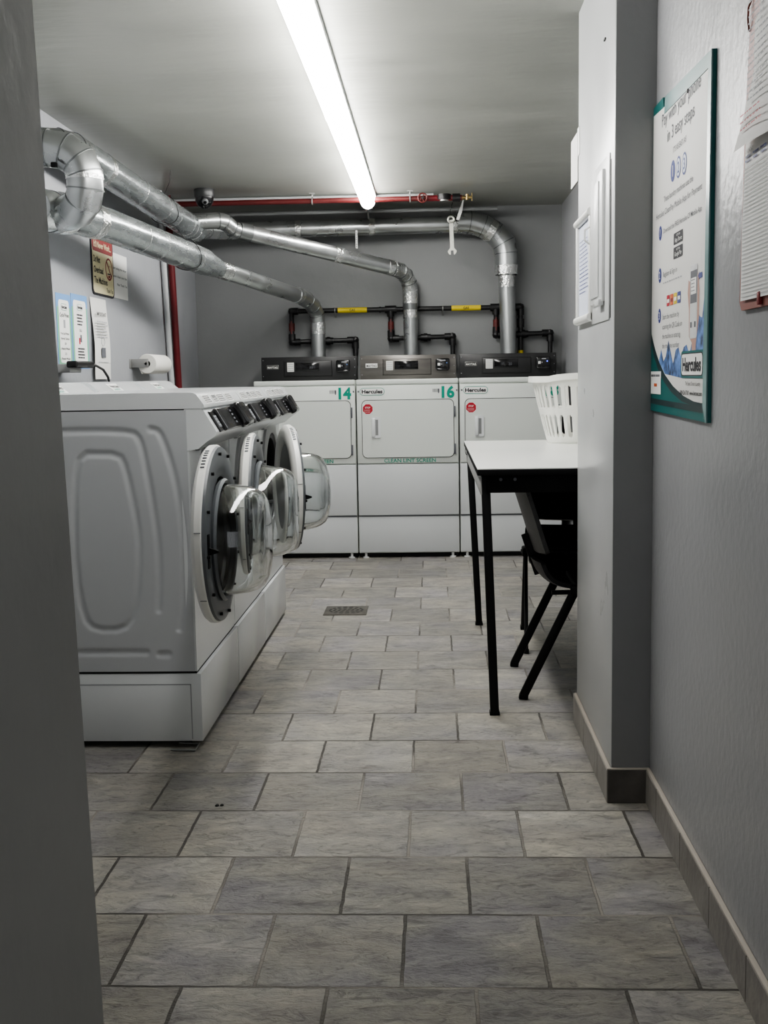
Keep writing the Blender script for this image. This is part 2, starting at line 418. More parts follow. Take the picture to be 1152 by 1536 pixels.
def plate_hole(b, y0, y1, z0, z1, cy, cz, r, x, m, n=64):
    ring = []; outer = []
    for i in range(n):
        a = 2 * PI * (i + .5) / n; c, s = math.cos(a), math.sin(a); ring.append((x, cy + r * c, cz + r * s))
        t = min(((y1 - cy) / c) if c > 1e-9 else 9e9, ((y0 - cy) / c) if c < -1e-9 else 9e9, ((z1 - cz) / s) if s > 1e-9 else 9e9, ((z0 - cz) / s) if s < -1e-9 else 9e9)
        outer.append((x, cy + t * c, cz + t * s))
    # snap corners
    for Yc in (y0, y1):
        for Zc in (z0, z1):
            k = min(range(n), key=lambda i: (outer[i][1] - Yc) ** 2 + (outer[i][2] - Zc) ** 2); outer[k] = (x, Yc, Zc)
    fs = [[i, (i + 1) % n, n + (i + 1) % n, n + i] for i in range(n)]
    b.add(ring + outer, fs, m)
MX = lambda y, z, x=0: frame_of((1, 0, 0), (0, 0, 1), (x, y, z))   # lathe axis along +x
def make_washer(label, theta, hx=.125):
    t = empty('washing_machine', (0, 0, 0), label, 'washing machine', 'front load washing machines with open doors')
    CY, CZw = .365, .745
    side_panel().build('side_panel', t, angle=60)
    b = B(); b.box((-.73, .008, .262), (-.012, W, 1.124), 'white_enamel')   # body shell behind the panels
    b.f = b.f[:]; 
    # open the front of the shell (drop the +x face)
    keep = [(ff, mm) for ff, mm in zip(b.f, b.m) if not all(abs(b.v[i][0] + .012) < 1e-6 for i in ff)]
    b.f = [k[0] for k in keep]; b.m = [k[1] for k in keep]
    b.build('cabinet', t, smooth=False)
    b = B(); plate_hole(b, .002, W - .002, .262, .992, CY, CZw, .212, 0, 'white_enamel')
    for (a, c) in (((0, .002, .262), (-.03, .002, .992)), ((0, W - .002, .262), (-.03, W - .002, .992))):
        b.add([a, (a[0], a[1], c[2]), c, (c[0], c[1], a[2])], [[0, 1, 2, 3]], 'white_enamel')
    b.add([(0, .002, .262), (0, W - .002, .262), (-.03, W - .002, .262), (-.03, .002, .262)], [[0, 1, 2, 3]], 'white_enamel')
    b.build('front_panel', t, smooth=False)
    b = B(); b.lathe([(.212, -.006), (.216, .012), (.262, .014), (.283, .010), (.288, .0)], MX(CY, CZw), 'bezel_grey', 64); b.build('door_bezel', t)
    b = B(); b.lathe([(.214, .004), (.205, .010), (.192, .004), (.188, -.02), (.20, -.05), (.185, -.07)], MX(CY, CZw), 'dark_rubber', 64); b.build('gasket', t)
    b = B(); b.lathe([(.20, -.06), (.24, -.075), (.24, -.48), (.05, -.50), (.0, -.50)], MX(CY, CZw), 'drum_steel', 40); b.build('drum', t)
    # lid with sloping front edge
    pr = [(-.73, 1.128), (.050, 1.128), (.053, 1.132), (.053, 1.140), (.030, 1.172), (.020, 1.178), (.006, 1.180), (-.73, 1.180)]
    b = B(); b.prism(pr, (0, .0, 0), X1, Z1, (0, W, 0), 'white_enamel')
    Ol = V((.053, 0, 1.140)); ul = V((0, 1, 0)); vl = V((-.023, 0, .032)).normalized()
    for (a, c, rows) in ((.06, .17, 3), (.21, .29, 2), (.305, .43, 3), (.47, .58, 3)):
        b.rect(Ol, ul, vl, a, .003, c, .037, 'paper', .0006)
        b.rect(Ol, ul, vl, a + .006, .006, c - .006, .034, 'label_grey', .0010)
        for k in range(rows): b.rect(Ol, ul, vl, a + .012, .010 + k * .008, c - .012 - random.random() * .02, .013 + k * .008, 'paper_warm', .0014)
    b.build('lid', t)
    b = B(); b.prism([(-.73, 1.176), (-.50, 1.176), (-.545, 1.212), (-.565, 1.218), (-.73, 1.218)], (0, .02, 0), X1, Z1, (0, W - .06, 0), 'white_enamel')
    Os = V((-.50, .25, 1.1768)); vs_ = V((-.045, 0, .036)).normalized()
    b.rect(Os, Y1, vs_, -.02, .006, .13, .052, 'paper', .0008)
    b.text('Hercules', Os + vs_ * .026, Y1, vs_, .018, 'print_black', .12, .02, lift=.002)
    b.text('LAUNDRY', Os + vs_ * .009, Y1, vs_, .011, 'print_green', .10, .02, lift=.002)
    b.build('backsplash', t)
    # console
    pr = [(-.012, 1.127), (.045, 1.127), (.053, 1.118), (.092, 1.052), (.088, 1.040), (.060, 1.022), (.030, .998), (.004, .993), (-.012, .993)]
    B().prism(pr, (0, .001, 0), X1, Z1, (0, W - .002, 0), 'white_enamel').build('console', t, angle=45)
    O = V((.053, 0, 1.118)); vv = V((-.039, 0, .066)).normalized(); n = V((0, 1, 0)).cross(vv).normalized() # outward normal
    O = V((.092, 0, 1.052))
    def slab(y0, y1, a0, a1, d, m, nm, bev=.004):
        M = Matrix(((0, vv.x, n.x, O.x), (1, vv.y, n.y, O.y), (0, vv.z, n.z, O.z), (0, 0, 0, 1)))
        bb = B().box((y0, a0, -.002), (y1, a1, d), m, bev, 3, M); return bb, nm
    bb, nm = slab(.045, .125, -.004, .074, .006, 'black_plastic', 'cycle_plate')
    bb.rect(O + n * .0065, Y1, vv, .062, .012, .108, .056, 'print_grey', 0); bb.lines(O + n * .0068, Y1, vv, .066, .104, .018, .05, 4, 'print_lightgrey', .003)
    bb.build(nm, t)
    bb, nm = slab(.135, .46, -.004, .078, .012, 'black_plastic', 'display')
    bb.rect(O + n * .0125, Y1, vv, .20, .012, .33, .066, 'lcd', 0)
    bb.rect(O + n * .0125, Y1, vv, .145, .002, .149, .074, 'print_lightgrey', 0)
    for k in range(4): bb.rect(O + n * .0128, Y1, vv, .36, .012 + k * .015, .385, .019 + k * .015, 'print_grey', 0)
    bb.build(nm, t)
    bb, nm = slab(.465, .60, -.010, .084, .036, 'black_plastic', 'card_reader', .012)
    bb.rect(O + n * .0366, Y1, vv, .485, .015, .56, .06, 'lcd', 0); bb.build(nm, t)
    B().box((.003, .075, 1.0 - .012), (.020, .155, 1.0 + .020), 'bezel_grey', .004).build('door_latch', t)
    # pedestal
    b = B(); b.box((-.70, .003, .022), (.012, W - .003, .254), 'white_enamel', .004)
    b.rect((0, .003, 0), X1, Z1, -.40, .215, -.022, .2185, 'print_lightgrey', .0005)
    b.rect((0, .003, 0), X1, Z1, -.0255, .03, -.022, .2185, 'print_lightgrey', .0005)
    b.build('pedestal', t)
    B().box((-.70, .006, .253), (-.002, W - .006, .263), 'seam_black').build('shadow_gap', t)
    for x in (-.06, -.62):
        for y in (.06, W - .06): B().cyl((x, y, 0), (x, y, .024), .022, 'black_matte', 14).build('foot', t)
    # door, hinged at the near side of the opening and swung right open
    hy = .108
    d = bpy.data.objects.new('door', None)
    th = math.radians(theta); e = V((math.sin(th), math.cos(th), 0)); nin = V((-math.cos(th), math.sin(th), 0))
    R = .275; c = V((hx, hy, CZw)) + e * (R + .01)
    Md = frame_of(nin, (0, 0, 1), c)
    b = B(); b.lathe([(.19, -.022), (.20, -.032), (.225, -.039), (.245, -.038), (.266, -.031), (R, -.021), (R + .001, -.004), (R - .003, .0), (.20, .0)], Md, 'plastic_cream', 72)
    for a in (0, 12):   # split lines of the rim pieces
        pass
    dr = b.build('door', t)
    # white outer pieces seam
    b = B(); b.lathe([(0, -.020), (.12, -.021), (.19, -.023), (.192, -.012)], Md, 'bezel_grey', 48); b.build('outer_window', dr)
    b = B(); b.lathe([(.178, .006), (.185, .010), (.255, .012), (R - .006, .008), (R - .004, -.001)], Md, 'door_grey', 72)
    for a in range(0, 360, 30):
        q = Md @ V((.252 * math.cos(math.radians(a + 8)), .252 * math.sin(math.radians(a + 8)), .01)); b.cyl(q, q + nin * .010, .005, 'black_matte', 8)
    b.build('inner_ring', dr)
    Mb = Matrix.Translation((0, 0, -.018)) @ Md
    b = B(); b.lathe([(.176, .0), (.186, .008), (.190, .018), (.184, .026), (.176, .022)], Mb, 'door_grey', 64); b.build('bowl_seal', dr)
    o = [(.176, .006), (.171, .05), (.164, .095), (.155, .120), (.143, .138), (.120, .149), (.07, .154), (.0001, .155)]
    i_ = [(.0001, .148), (.07, .147), (.115, .142), (.136, .132), (.148, .116), (.157, .093), (.164, .05), (.169, .006)]
    b = B(); b.lathe(o + i_, Mb, 'glass', 72, closed=True); b.build('glass_bowl', dr)
    # latch hook on the free edge
    q = c + e * .235; zz = V((0, 0, 1))
    b = B(); b.bar(q - zz * .07 + nin * .012, q + zz * .03 + nin * .012, .022, .006, 'black_matte', nin)
    b.prism([(0, -.012), (.030, -.004), (.030, .002), (0, .012)], q - zz * .02 + nin * .012 - e * .004, nin, zz, e * .010, 'black_matte'); b.build('latch_hook', dr)
    for dz in (.06, -.08):
        b = B(); b.bar(V((0.01, hy - .06, CZw + dz)), V((hx, hy, CZw + dz)) + nin * -.02, .03, .012, 'bezel_grey'); b.build('hinge', t)
    b = B(); M0 = Md
    for ang in (8, -38):
        a = math.radians(180 - ang)
        p0 = Md @ V(((R + .0015) * math.cos(a), (R + .0015) * math.sin(a), -.021)); p1 = Md @ V(((R + .0015) * math.cos(a), (R + .0015) * math.sin(a), -.002)); b.cyl(p0, p1, .0012, 'print_grey', 6)
    for k in range(7):
        a = PI / 2 + .32 + k * .055
        p0 = Md @ V(((R + .001) * math.cos(a), (R + .001) * math.sin(a), -.018)); p1 = Md @ V(((R + .001) * math.cos(a), (R + .001) * math.sin(a), -.006)); b.cyl(p0, p1, .0028, 'print_grey', 6)
    me = dr.data; bm = bmesh.new(); bm.from_mesh(me); me.materials.append(MATS['print_grey']); vv_ = [bm.verts.new(q) for q in b.v]
    for q in b.f:
        fc = bm.faces.new([vv_[i] for i in q]); fc.material_index = len(me.materials) - 1
    bm.to_mesh(me); bm.free()
    return t
wl = ['nearest washing machine, plain white side panel showing, door swung fully open toward camera',
      'middle washing machine in the row, between two others, glass door bowl open',
      'farthest washing machine, next to the dryers, door half turned showing its outer rim']
for k, (y, th, hx) in enumerate(((3.685, 180.5, .127), (4.420, 177.5, .115), (5.155, 163, .085))):
    make_washer(wl[k], th, hx).location = (-.79, y, 0)

# ------------------------------------------------------------------ dryers
DW = .6865; DX = [-1.196, -.5095, .177]; DY = 7.68
def hercules(b, O, u, v, w, h, ring='print_green', txt='print_black'):
    b.poly([(q[0], q[1]) for q in rrect(0, 0, w, h, h * .5)], V(O) + V(u).cross(V(v)) * .0008, u, v, ring)
    b.poly([(q[0], q[1]) for q in rrect(w * .02, w * .02, w * .98, h - w * .02, h * .42)], V(O) + V(u).cross(V(v)) * .0012, u, v, 'paper')
    b.text('Hercules', V(O) + V(u) * w * .08 + V(v) * h * .27, u, v, h * .48, txt, w * .84, .04, lift=.0018, shear=.0)
def make_dryer(x0, num, label, steel=False, stop=True):
    t = empty('tumble_dryer', (x0, DY, 0), label, 'dryer', 'white gas tumble dryers against the back wall')
    w = DW - .007
    b = B(); b.box((.0, .012, .035), (w, .55, 1.20), 'dryer_enamel', .004)
    b.box((.0, 0.0, 1.168), (w, .03, 1.203), 'dryer_enamel', .008, 3); b.build('cabinet', t)
    b = B()   # front panel with rounded door opening line
    b.box((.002, -.006, .643), (w - .002, .014, 1.163), 'dryer_enamel', .006, 2)
    f0 = (0, -.0065, 0)
    hercules(b, (.024, -.0065, 1.098), X1, Z1, .165, .050) if stop or True else None
    b.rect(f0, X1, Z1, .545, 1.106, .552, 1.136, 'print_grey', .0006)
    b.text(num, (.568, -.0065, 1.078), X1, Z1, .072, 'print_green', .086, .045)
    for k in range(6): b.rect(f0, X1, Z1, .510 + k * .008, 1.113, .514 + k * .008, 1.136, 'print_grey', .0007)
    b.rect(f0, X1, Z1, .010, 1.118, .020, 1.130, 'print_grey', .0007); b.rect(f0, X1, Z1, .664, 1.118, .674, 1.130, 'print_grey', .0007)
    b.text('CLEAN LINT SCREEN', (.180, -.0065, .650), X1, Z1, .024, 'print_green', .345, .018)
    b.build('front_panel', t)
    dz0, dz1, dx0, dx1 = .680, 1.068, .034, .650
    b = B(); b.prism(rrect(dx0, dz0, dx1, dz1, .035), (0, -.008, 0), X1, Z1, (0, .004, 0), 'seam_black')
    b.prism(rrect(dx0 + .004, dz0 + .004, dx1 - .004, dz1 - .004, .032), (0, -.016, 0), X1, Z1, (0, .010, 0), 'dryer_enamel')
    if stop:
        oc = [(.047 * .75 * math.cos(PI / 8 + k * PI / 4), .047 * .75 * math.sin(PI / 8 + k * PI / 4)) for k in range(8)]
        b.poly([(q[0] * 1.1, q[1] * 1.1) for q in oc], (.076, -.0168, 1.008), X1, Z1, 'paper'); b.poly(oc, (.076, -.0172, 1.008), X1, Z1, 'print_red')
        b.text('STOP', (.076, -.0172, 1.012), X1, Z1, .011, 'paper', .034, .02, 'CENTER', lift=.0005); b.lines((.052, -.0175, .985), X1, Z1, 0, .048, 0, .016, 3, 'paper', .0015, .2, .0004)
    dd = b.build('door', t)
    b = B(); hx, hz = .130, .885
    b.prism(rrect(hx - .030, hz - .070, hx + .030, hz + .070, .008), (0, -.024, 0), X1, Z1, (0, .010, 0), 'white_enamel')
    b.box((hx - .004, -.0255, hz - .052), (hx + .014, -.0242, hz + .052), 'bezel_grey')
    b.box((hx - .030, -.034, hz - .062), (hx - .006, -.022, hz + .062), 'white_enamel', .005)
    b.build('handle', dd)
    for z in (.735, .985):
        B().box((.648, -.019, z - .035), (.660, -.006, z + .035), 'print_grey', .002).build('hinge', t)
    b = B(); b.box((.002, -.004, .293), (w - .002, .014, .637), 'dryer_enamel_low', .006, 2); b.build('lower_panel', t)
    b = B(); b.box((.004, .008, .040), (w - .004, .020, .284), 'dryer_enamel_low', .003); b.box((.002, .004, .284), (w - .002, .02, .292), 'print_grey'); b.build('base_panel', t)  # grey strip on top stands in for shade above the set-back base
    b = B(); b.box((.01, .06, .004), (w - .01, .52, .037), 'seam_black'); b.build('plinth', t)
    for x in (.045, w - .045): B().lathe([(0, 0), (.022, 0), (.022, .006), (.009, .010), (.009, .036), (0, .036)], Matrix.Translation((x, .035, 0)), 'plastic_white', 16).build('foot', t)
    # control box on top, set back
    px0, px1, py = .010, .673, .318; pm = 'panel_steel' if steel else 'panel_black'
    b = B(); b.box((px0, py, 1.2), (px1, py + .10, 1.366), pm, .003)
    ff = (0, py - .0006, 0)
    for (x, z) in ((px0 + .012, 1.345), (px0 + .012, 1.235), (px1 - .014, 1.345), (px1 - .014, 1.235), (px1 - .014, 1.29)):
        b.cyl((x, py - .001, z), (x, py + .001, z), .003, 'print_lightgrey', 8)
    c = b.build('control_box', t)
    b = B(); b.box((.168, py - .008, 1.232), (.500, py + .002, 1.338), pm if steel else 'panel_black', .006)
    b.box((.166, py - .003, 1.230), (.502, py + .001, 1.340), 'seam_black', .003)
    b.box((.248, py - .010, 1.268), (.412, py - .006, 1.326), 'lcd', .002)
    b.box((.190, py - .010, 1.264), (.238, py - .007, 1.328), 'paper_warm', .001)
    for k in range(4): b.rect((0, py - .0101, 0), X1, Z1, .195, 1.272 + k * .014, .232, 1.276 + k * .014, 'print_lightgrey', .0004)
    if not steel: b.text('20', (.345, py - .0104, 1.286), X1, Z1, .018, 'print_grey', None, 0)
    b.build('display', c)
    b = B(); b.box((.048, py - .003, 1.283), (.130, py - .0005, 1.312), 'bracket_grey' if not steel else 'paper', .002)
    if not steel: b.rect((0, py - .0031, 0), X1, Z1, .050, 1.285, .128, 1.310, 'seam_black', .0)
    b.text('MAYTAG', (.054, py - .0034, 1.289), X1, Z1, .014, 'paper' if not steel else 'print_black', .070, .02); b.build('name_plate', c)
    b = B(); b.box((.532, py - .035, 1.262), (.628, py + .0, 1.340), 'black_plastic', .010, 3)
    b.box((.538, py - .045, 1.256), (.622, py - .02, 1.272), 'black_plastic', .006, 2)
    b.rect((0, py - .0355, 0), X1, Z1, .546, 1.290, .564, 1.308, 'paper', .0006)
    b.rect((0, py - .0355, 0), X1, Z1, .570, 1.322, .600, 1.328, 'print_lightgrey', .0006)
    b.rect((0, py - .0355, 0), X1, Z1, .570, 1.296, .576, 1.304, 'print_lightgrey', .0006)
    b.box((.604, py - .0366, 1.304), (.612, py - .035, 1.312), 'led_blue' if num == '18' else 'print_blue')
    b.build('card_reader', c)
    return t
make_dryer(DX[0], '14', 'dryer numbered 14, leftmost, partly hidden by the open washer doors')
make_dryer(DX[1], '16', 'dryer numbered 16 in the middle, brushed steel control panel and red octagon sticker', steel=True)
make_dryer(DX[2], '18', 'rightmost dryer, partly hidden behind the white table, lit blue card reader light')

# ------------------------------------------------------------------ ducts
def duct_elbow(p0, p1, p2, r, n=4):
    """points along a quadratic bend"""
    out = []
    for i in range(n + 1):
        t = i / n; out.append(V(p0) * (1 - t) ** 2 + V(p1) * 2 * t * (1 - t) + V(p2) * t * t)
    return out
def seams(b, pts, r, m='seam_metal', th=.006):
    for i in range(1, len(pts) - 1):
        d = (pts[i + 1] - pts[i - 1]).normalized() * th
        b.tube([pts[i] - d / 2, pts[i] + d / 2], r + .0035, m, 28)
def K(p, k=1.0175): return V((p[0] * k, p[1] * k, 1.22 + (p[2] - 1.22) * k))
def band(b, p, q, t0, t1, r, m='foil_tape'):
    p, q = V(p), V(q); b.tube([p.lerp(q, t0), p.lerp(q, t1)], r, m, 28)
g = 'galvanised exhaust ducts rising from the dryers'
# duct of the first dryer
t = empty('exhaust_duct', (0, 0, 0), 'lowest galvanised duct, running from dryer 14 to the left wall elbow', 'duct', g)
top = K((-.787, 8.02, 1.60))
A = [K((-.787, 8.02, 1.20)), top]
B().tube(A, .050, 'galvanised', 32).build('riser', t)
e1 = duct_elbow(top, K((-.79, 8.02, 1.735)), (-.895, 7.85, 1.772), .05)
b = B(); b.tube(e1, .052, 'galvanised', 32); seams(b, e1, .052); band(b, A[0], A[1], .80, 1.0, .0535); b.build('elbow', t)
s2 = [(-.895, 7.85, 1.772), (-1.262, 6.90, 1.872)]
b = B(); b.tube(s2, .050, 'galvanised', 32); band(b, *s2, .0, .05, .053); band(b, *s2, .90, 1.0, .054); b.build('thin_section', t)
s3 = [(-1.262, 6.90, 1.872), (-1.30, 6.60, 1.889), (-1.478, 5.30, 1.930), (-1.535, 4.90, 1.926)]
b = B(); b.tube([s3[0], s3[1]], [.052, .076], 'galvanised_wrap', 40); b.tube(s3[1:], .076, 'galvanised_wrap', 40)
for t0 in (.12, .33, .53, .72): band(b, s3[1], s3[2], t0, t0 + .006, .0775, 'foil_tape')
band(b, s3[2], s3[3], .3, .5, .0785); b.build('wrapped_trunk', t)
e0 = [V(q) for q in ((-1.535, 4.92, 1.926), (-1.575, 4.80, 1.922), (-1.590, 4.68, 1.920))]
b = B(); b.tube(e0 + [V((-1.592, 4.655, 1.92)), V((-1.592, 4.652, 1.92))], [.084, .084, .084, .07, .01], 'galvanised', 40)
band(b, e0[0], e0[1], .2, .6, .087); b.tube([e0[1], e0[1] + (e0[2] - e0[1]) * .05], .0865, 'seam_metal', 40); b.build('tee_section', t)
e2 = [V(q) for q in ((-1.55, 4.86, 1.915), (-1.475, 4.735, 1.905), (-1.41, 4.645, 1.905), (-1.372, 4.605, 1.930), (-1.361, 4.60, 1.975), (-1.361, 4.60, 2.02))]
b = B(); b.tube(e2, .071, 'galvanised', 40); seams(b, e2[2:], .071); b.build('lower_elbow', t)
e3 = [V((-1.361, 4.60, 2.01))] + [V((-1.50 + .139 * math.cos(a_), 4.60, 2.03 + .105 * math.sin(a_))) for a_ in (0, PI * .17, PI * .34, PI * .5)] + [V((-1.69, 4.60, 2.135))]
b = B(); b.tube(e3, .071, 'galvanised', 40); seams(b, e3, .071); band(b, e3[0], e3[1], 0, 1, .0735); b.tube([(-1.53, 4.6, 2.135), (-1.538, 4.6, 2.135)], .0745, 'seam_metal', 40)
b.box((-1.47, 4.520, 2.048), (-1.445, 4.535, 2.068), 'black_matte', .004); b.build('upper_elbow', t)
# duct of the second dryer
t = empty('exhaust_duct', (0, 0, 0), 'middle galvanised duct, rising from dryer 16 and bending left to the ceiling trunk', 'duct', g)
A = [K((-.146, 8.02, 1.20)), K((-.147, 8.02, 1.80))]
B().tube(A, .050, 'galvanised', 32).build('riser', t)
b = B(); e1 = duct_elbow(A[1], K((-.147, 8.02, 1.935)), (-.265, 7.94, 1.952), .05); b.tube(e1, .053, 'foil_tape', 32); seams(b, e1, .053)
band(b, A[0], A[1], .86, 1.0, .0535); band(b, A[0], A[1], .70, .79, .0525); band(b, A[0], A[1], .79, .86, .052, 'seam_metal'); b.build('elbow', t)
s2 = [(-.265, 7.94, 1.952), (-1.20, 7.30, 2.142)]
b = B(); b.tube(s2, .050, 'galvanised', 32); band(b, *s2, .0, .04, .053); band(b, *s2, .36, .40, .052); band(b, *s2, .93, 1, .055, 'seam_metal'); b.build('thin_section', t)
e2 = [V(q) for q in ((-1.20, 7.30, 2.142), (-1.235, 7.27, 2.152), (-1.27, 7.22, 2.185), (-1.31, 7.2, 2.195), (-1.46, 7.12, 2.178))]
b = B(); b.tube(e2, .050, 'galvanised', 32); seams(b, e2, .050); b.build('offset_elbow', t)
s3 = [(-1.462, 7.24, 2.142), (-1.552, 5.40, 2.222), (-1.562, 5.22, 2.228)]
b = B(); b.tube(s3, .073, 'galvanised_wrap', 32)
for t0 in (.05, .10, .14, .30, .42, .66): band(b, s3[0], s3[1], t0, t0 + .006, .0748, 'foil_tape')
band(b, s3[0], s3[1], .93, .96, .0752); b.build('wrapped_trunk', t)
e3 = [V(q) for q in ((-1.562, 5.22, 2.228), (-1.567, 5.12, 2.230), (-1.60, 5.04, 2.232), (-1.69, 5.0, 2.232))]
b = B(); b.tube(e3, .073, 'galvanised', 32); seams(b, e3, .073); b.build('end_elbow', t)
# duct of the third dryer
t = empty('exhaust_duct', (0, 0, 0), 'rightmost galvanised duct, thick taped elbow then straight left under the ceiling', 'duct', g)
A = [K((.530, 8.02, 1.20)), K((.516, 8.06, 1.92), 1.0125)]
b = B(); b.tube(A, .056, 'galvanised', 32); band(b, *A, .86, 1.0, .0575); b.build('riser', t)
e1 = [V(q) for q in ((.522, 8.16, 1.91), (.522, 8.16, 2.055), (.506, 8.16, 2.125), (.446, 8.16, 2.195), (.360, 8.15, 2.245), (.265, 8.13, 2.270), (.18, 8.12, 2.270))]
b = B(); b.tube(e1, .078, 'galvanised', 36); seams(b, e1, .078)
band(b, e1[0], e1[1], .0, .45, .0805); band(b, e1[3], e1[4], .1, .6, .0805); b.build('elbow', t)
s2 = [(.20, 8.12, 2.256), (-1.36, 8.02, 2.232)]
b = B(); b.tube(s2, .056, 'galvanised', 32); band(b, *s2, .0, .04, .060); band(b, *s2, .375, .40, .059); band(b, *s2, .70, .725, .059); b.build('thin_section', t)
e2 = duct_elbow((-1.36, 8.02, 2.232), (-1.47, 8.0, 2.228), (-1.47, 7.20, 2.15), .056)
b = B(); b.tube(e2, .056, 'galvanised', 28); seams(b, e2, .056); b.build('end_elbow', t)
# wire hangers round the trunks
b = B()
for (c, r) in (((-1.335, 6.35, 1.9), .083), ((-1.495, 6.55, 2.172), .08)):
    d = V((-.12, -.99, .03)).normalized(); Mh = frame_of(d, (0, 0, 1), c)
    pts = [Mh @ V((r * math.cos(a), r * math.sin(a), .03 * math.sin(a * 2))) for a in [2 * PI * i / 28 for i in range(28)]]
    b.tube(pts, .0025, 'cable_black', 6, closed=True)
b.tube([(-1.34, 6.33, 1.983), (-1.40, 6.40, 2.06), (-1.50, 6.50, 2.10)], .002, 'cable_black', 6)
b.tube([(-1.495, 6.55, 2.25), (-1.47, 6.6, 2.33), (-1.46, 6.6, 2.4)], .002, 'cable_black', 6)
b.build('hanger_wire', label='thin dark wire looped round the two wrapped ducts', cat='wire')

# ------------------------------------------------------------------ pipes
t = empty('sprinkler_pipe', (0, 0, 0), 'long red sprinkler pipe just under the ceiling above the dryers', 'pipe')
y, z = 7.55, 2.350
B().tube([(-1.68, y, z), (-.03, y, z)], .017, 'red_pipe', 18).build('pipe', t)
b = B(); b.tube([(-.03, y, z), (.20, y, z)], .019, 'dark_red_pipe', 18); b.cyl((.14, y, z), (.19, y, z), .026, 'black_iron', 18); b.build('end_coupling', t)
b = B(); b.tube([(-.05, y - .035, z + .006) + V((0, 0, 0)) if False else V((-.05, y, z)) + V((.028 * math.cos(a), -.03, .028 * math.sin(a))) for a in [2 * PI * i / 16 for i in range(16)]], .005, 'valve_red', 8, closed=True)
for a in range(5): b.cyl((-.05, y - .03, z), (-.05 + .028 * math.cos(a * 1.257), y - .03, z + .028 * math.sin(a * 1.257)), .003, 'valve_red', 6)
b.cyl((-.05, y - .035, z), (-.05, y, z), .008, 'black_iron', 10); b.build('valve_wheel', t)
b = B(); b.cyl((.088, y, z - .012), (.088, y, z + .022), .045, 'black_iron', 24); b.cyl((.088, y, z - .02), (.088, y, z - .012), .03, 'bracket_grey', 20); b.build('flow_switch', t)
b = B(); b.cyl((.19, y, z), (.215, y, z), .014, 'brass', 14); b.cyl((.215, y, z), (.265, y, z), .010, 'brass', 14); b.cyl((.235, y, z - .015), (.235, y, z + .02), .012, 'brass', 12)
b.bar((.265, y, z - .022), (.265, y, z + .028), .006, .006, 'brass', (0, 1, 0)); b.build('brass_tap', t)
for x in (-.76, -.13): 
    b = B(); b.tube([V((x, y, z)) + V((0, .022 * math.cos(a), .022 * math.sin(a))) for a in [2 * PI * i / 14 for i in range(14)]], .004, 'bracket_grey', 6, closed=True); b.cyl((x, y, z + .02), (x, y, CZ), .004, 'bracket_grey', 8)
    b.box((x - .02, y - .012, CZ - .006), (x + .02, y + .012, CZ), 'bracket_grey'); b.build('pipe_hanger', t)
B().tube([(-1.68, 7.64, 2.385), (.02, 7.64, 2.385)], .012, 'conduit_white', 12).build('ceiling_conduit', label='thin grey conduit on the ceiling behind the red sprinkler pipe', cat='conduit')
B().tube([(-1.68, 7.95, 2.335), (.45, 7.95, 2.335)], .012, 'wall_back_paint', 12).build('wall_conduit', label='dark grey painted conduit below the red sprinkler pipe', cat='conduit')

t = empty('gas_pipe', (0, 0, 0), 'black iron gas pipe with yellow labels along the back wall above the dryers', 'pipe')
gy = 8.235; gz = 1.692; r = .0175
def elb(b, p, r=.026): b.lathe([(0, -r), (r * .75, -r * .7), (r, 0), (r * .75, r * .7), (0, r)], Matrix.Translation(p), 'black_iron', 14)
def coup(b, p, d, r=.025, L=.022): d = V(d).normalized() * L; b.cyl(V(p) - d, V(p) + d, r, 'black_iron', 16)
b = B(); b.tube([(-.995, gy, gz), (.625, gy, gz)], r, 'black_iron', 18); elb(b, (-.995, gy, gz)); coup(b, (-.97, gy, gz), X1); elb(b, (.625, gy, gz)); coup(b, (.60, gy, gz), X1)
for x in (-.29, .452): coup(b, (x, gy, gz), X1, .027, .04); coup(b, (x, gy, gz - .03), Z1, .025, .02)
coup(b, (-.365, gy, gz), X1, .022, .006); b.build('main_pipe', t)
for x0, x1, x2, zb in ((-.995, -.80, -.545, 1.475), (-.29, -.10, .145, 1.488), (.452, .60, .832, 1.500)):
    b = B(); b.tube([(x0, gy, gz), (x0, gy, zb), (x2, gy, zb + .008), (x2, gy, 1.30)], r * .95, 'black_iron', 16)
    for q in ((x0, gy, zb), (x2, gy, zb + .008)): elb(b, q, .027)
    coup(b, (x0 + .035, gy, zb), X1); coup(b, (x0, gy, zb + .035), Z1); coup(b, (x2 - .035, gy, zb + .007), X1); coup(b, (x2, gy, zb - .03), Z1)
    coup(b, (x2 - .19, gy, zb + .004), X1, .030, .012); coup(b, (x2 - .19, gy, zb + .004), X1, .024, .035); b.build('branch_pipe', t)
    b = B(); b.cyl((x0, gy - .002, gz - .14), (x0, gy - .002, gz - .085), .021, 'valve_red', 14); b.bar((x0, gy - .03, gz - .16), (x0, gy - .03, gz - .07), .010, .006, 'valve_red', (0, 1, 0)); b.build('shutoff_valve', t)
b = B(); b.tube([(.625, gy, gz), (.625, gy, 1.21)], r, 'black_iron', 16); coup(b, (.625, gy, gz - .035), Z1); coup(b, (.625, gy, 1.58), Z1, .026, .03); coup(b, (.625, gy, 1.50), X1, .024, .04)
b.cyl((.625, gy, 1.355), (.625, gy, 1.39), .0185, 'yellow_label', 16); b.build('drop_pipe', t)
for x0, x1 in ((-.665, -.458), (.14, .345)):
    b = B(); b.cyl((x0, gy, gz), (x1, gy, gz), .019, 'yellow_label', 18); b.text('GAS', ((x0 + x1) / 2, gy - .0195, gz - .008), X1, Z1, .016, 'print_black', .04, .02, 'CENTER', .001); b.build('gas_label', t)
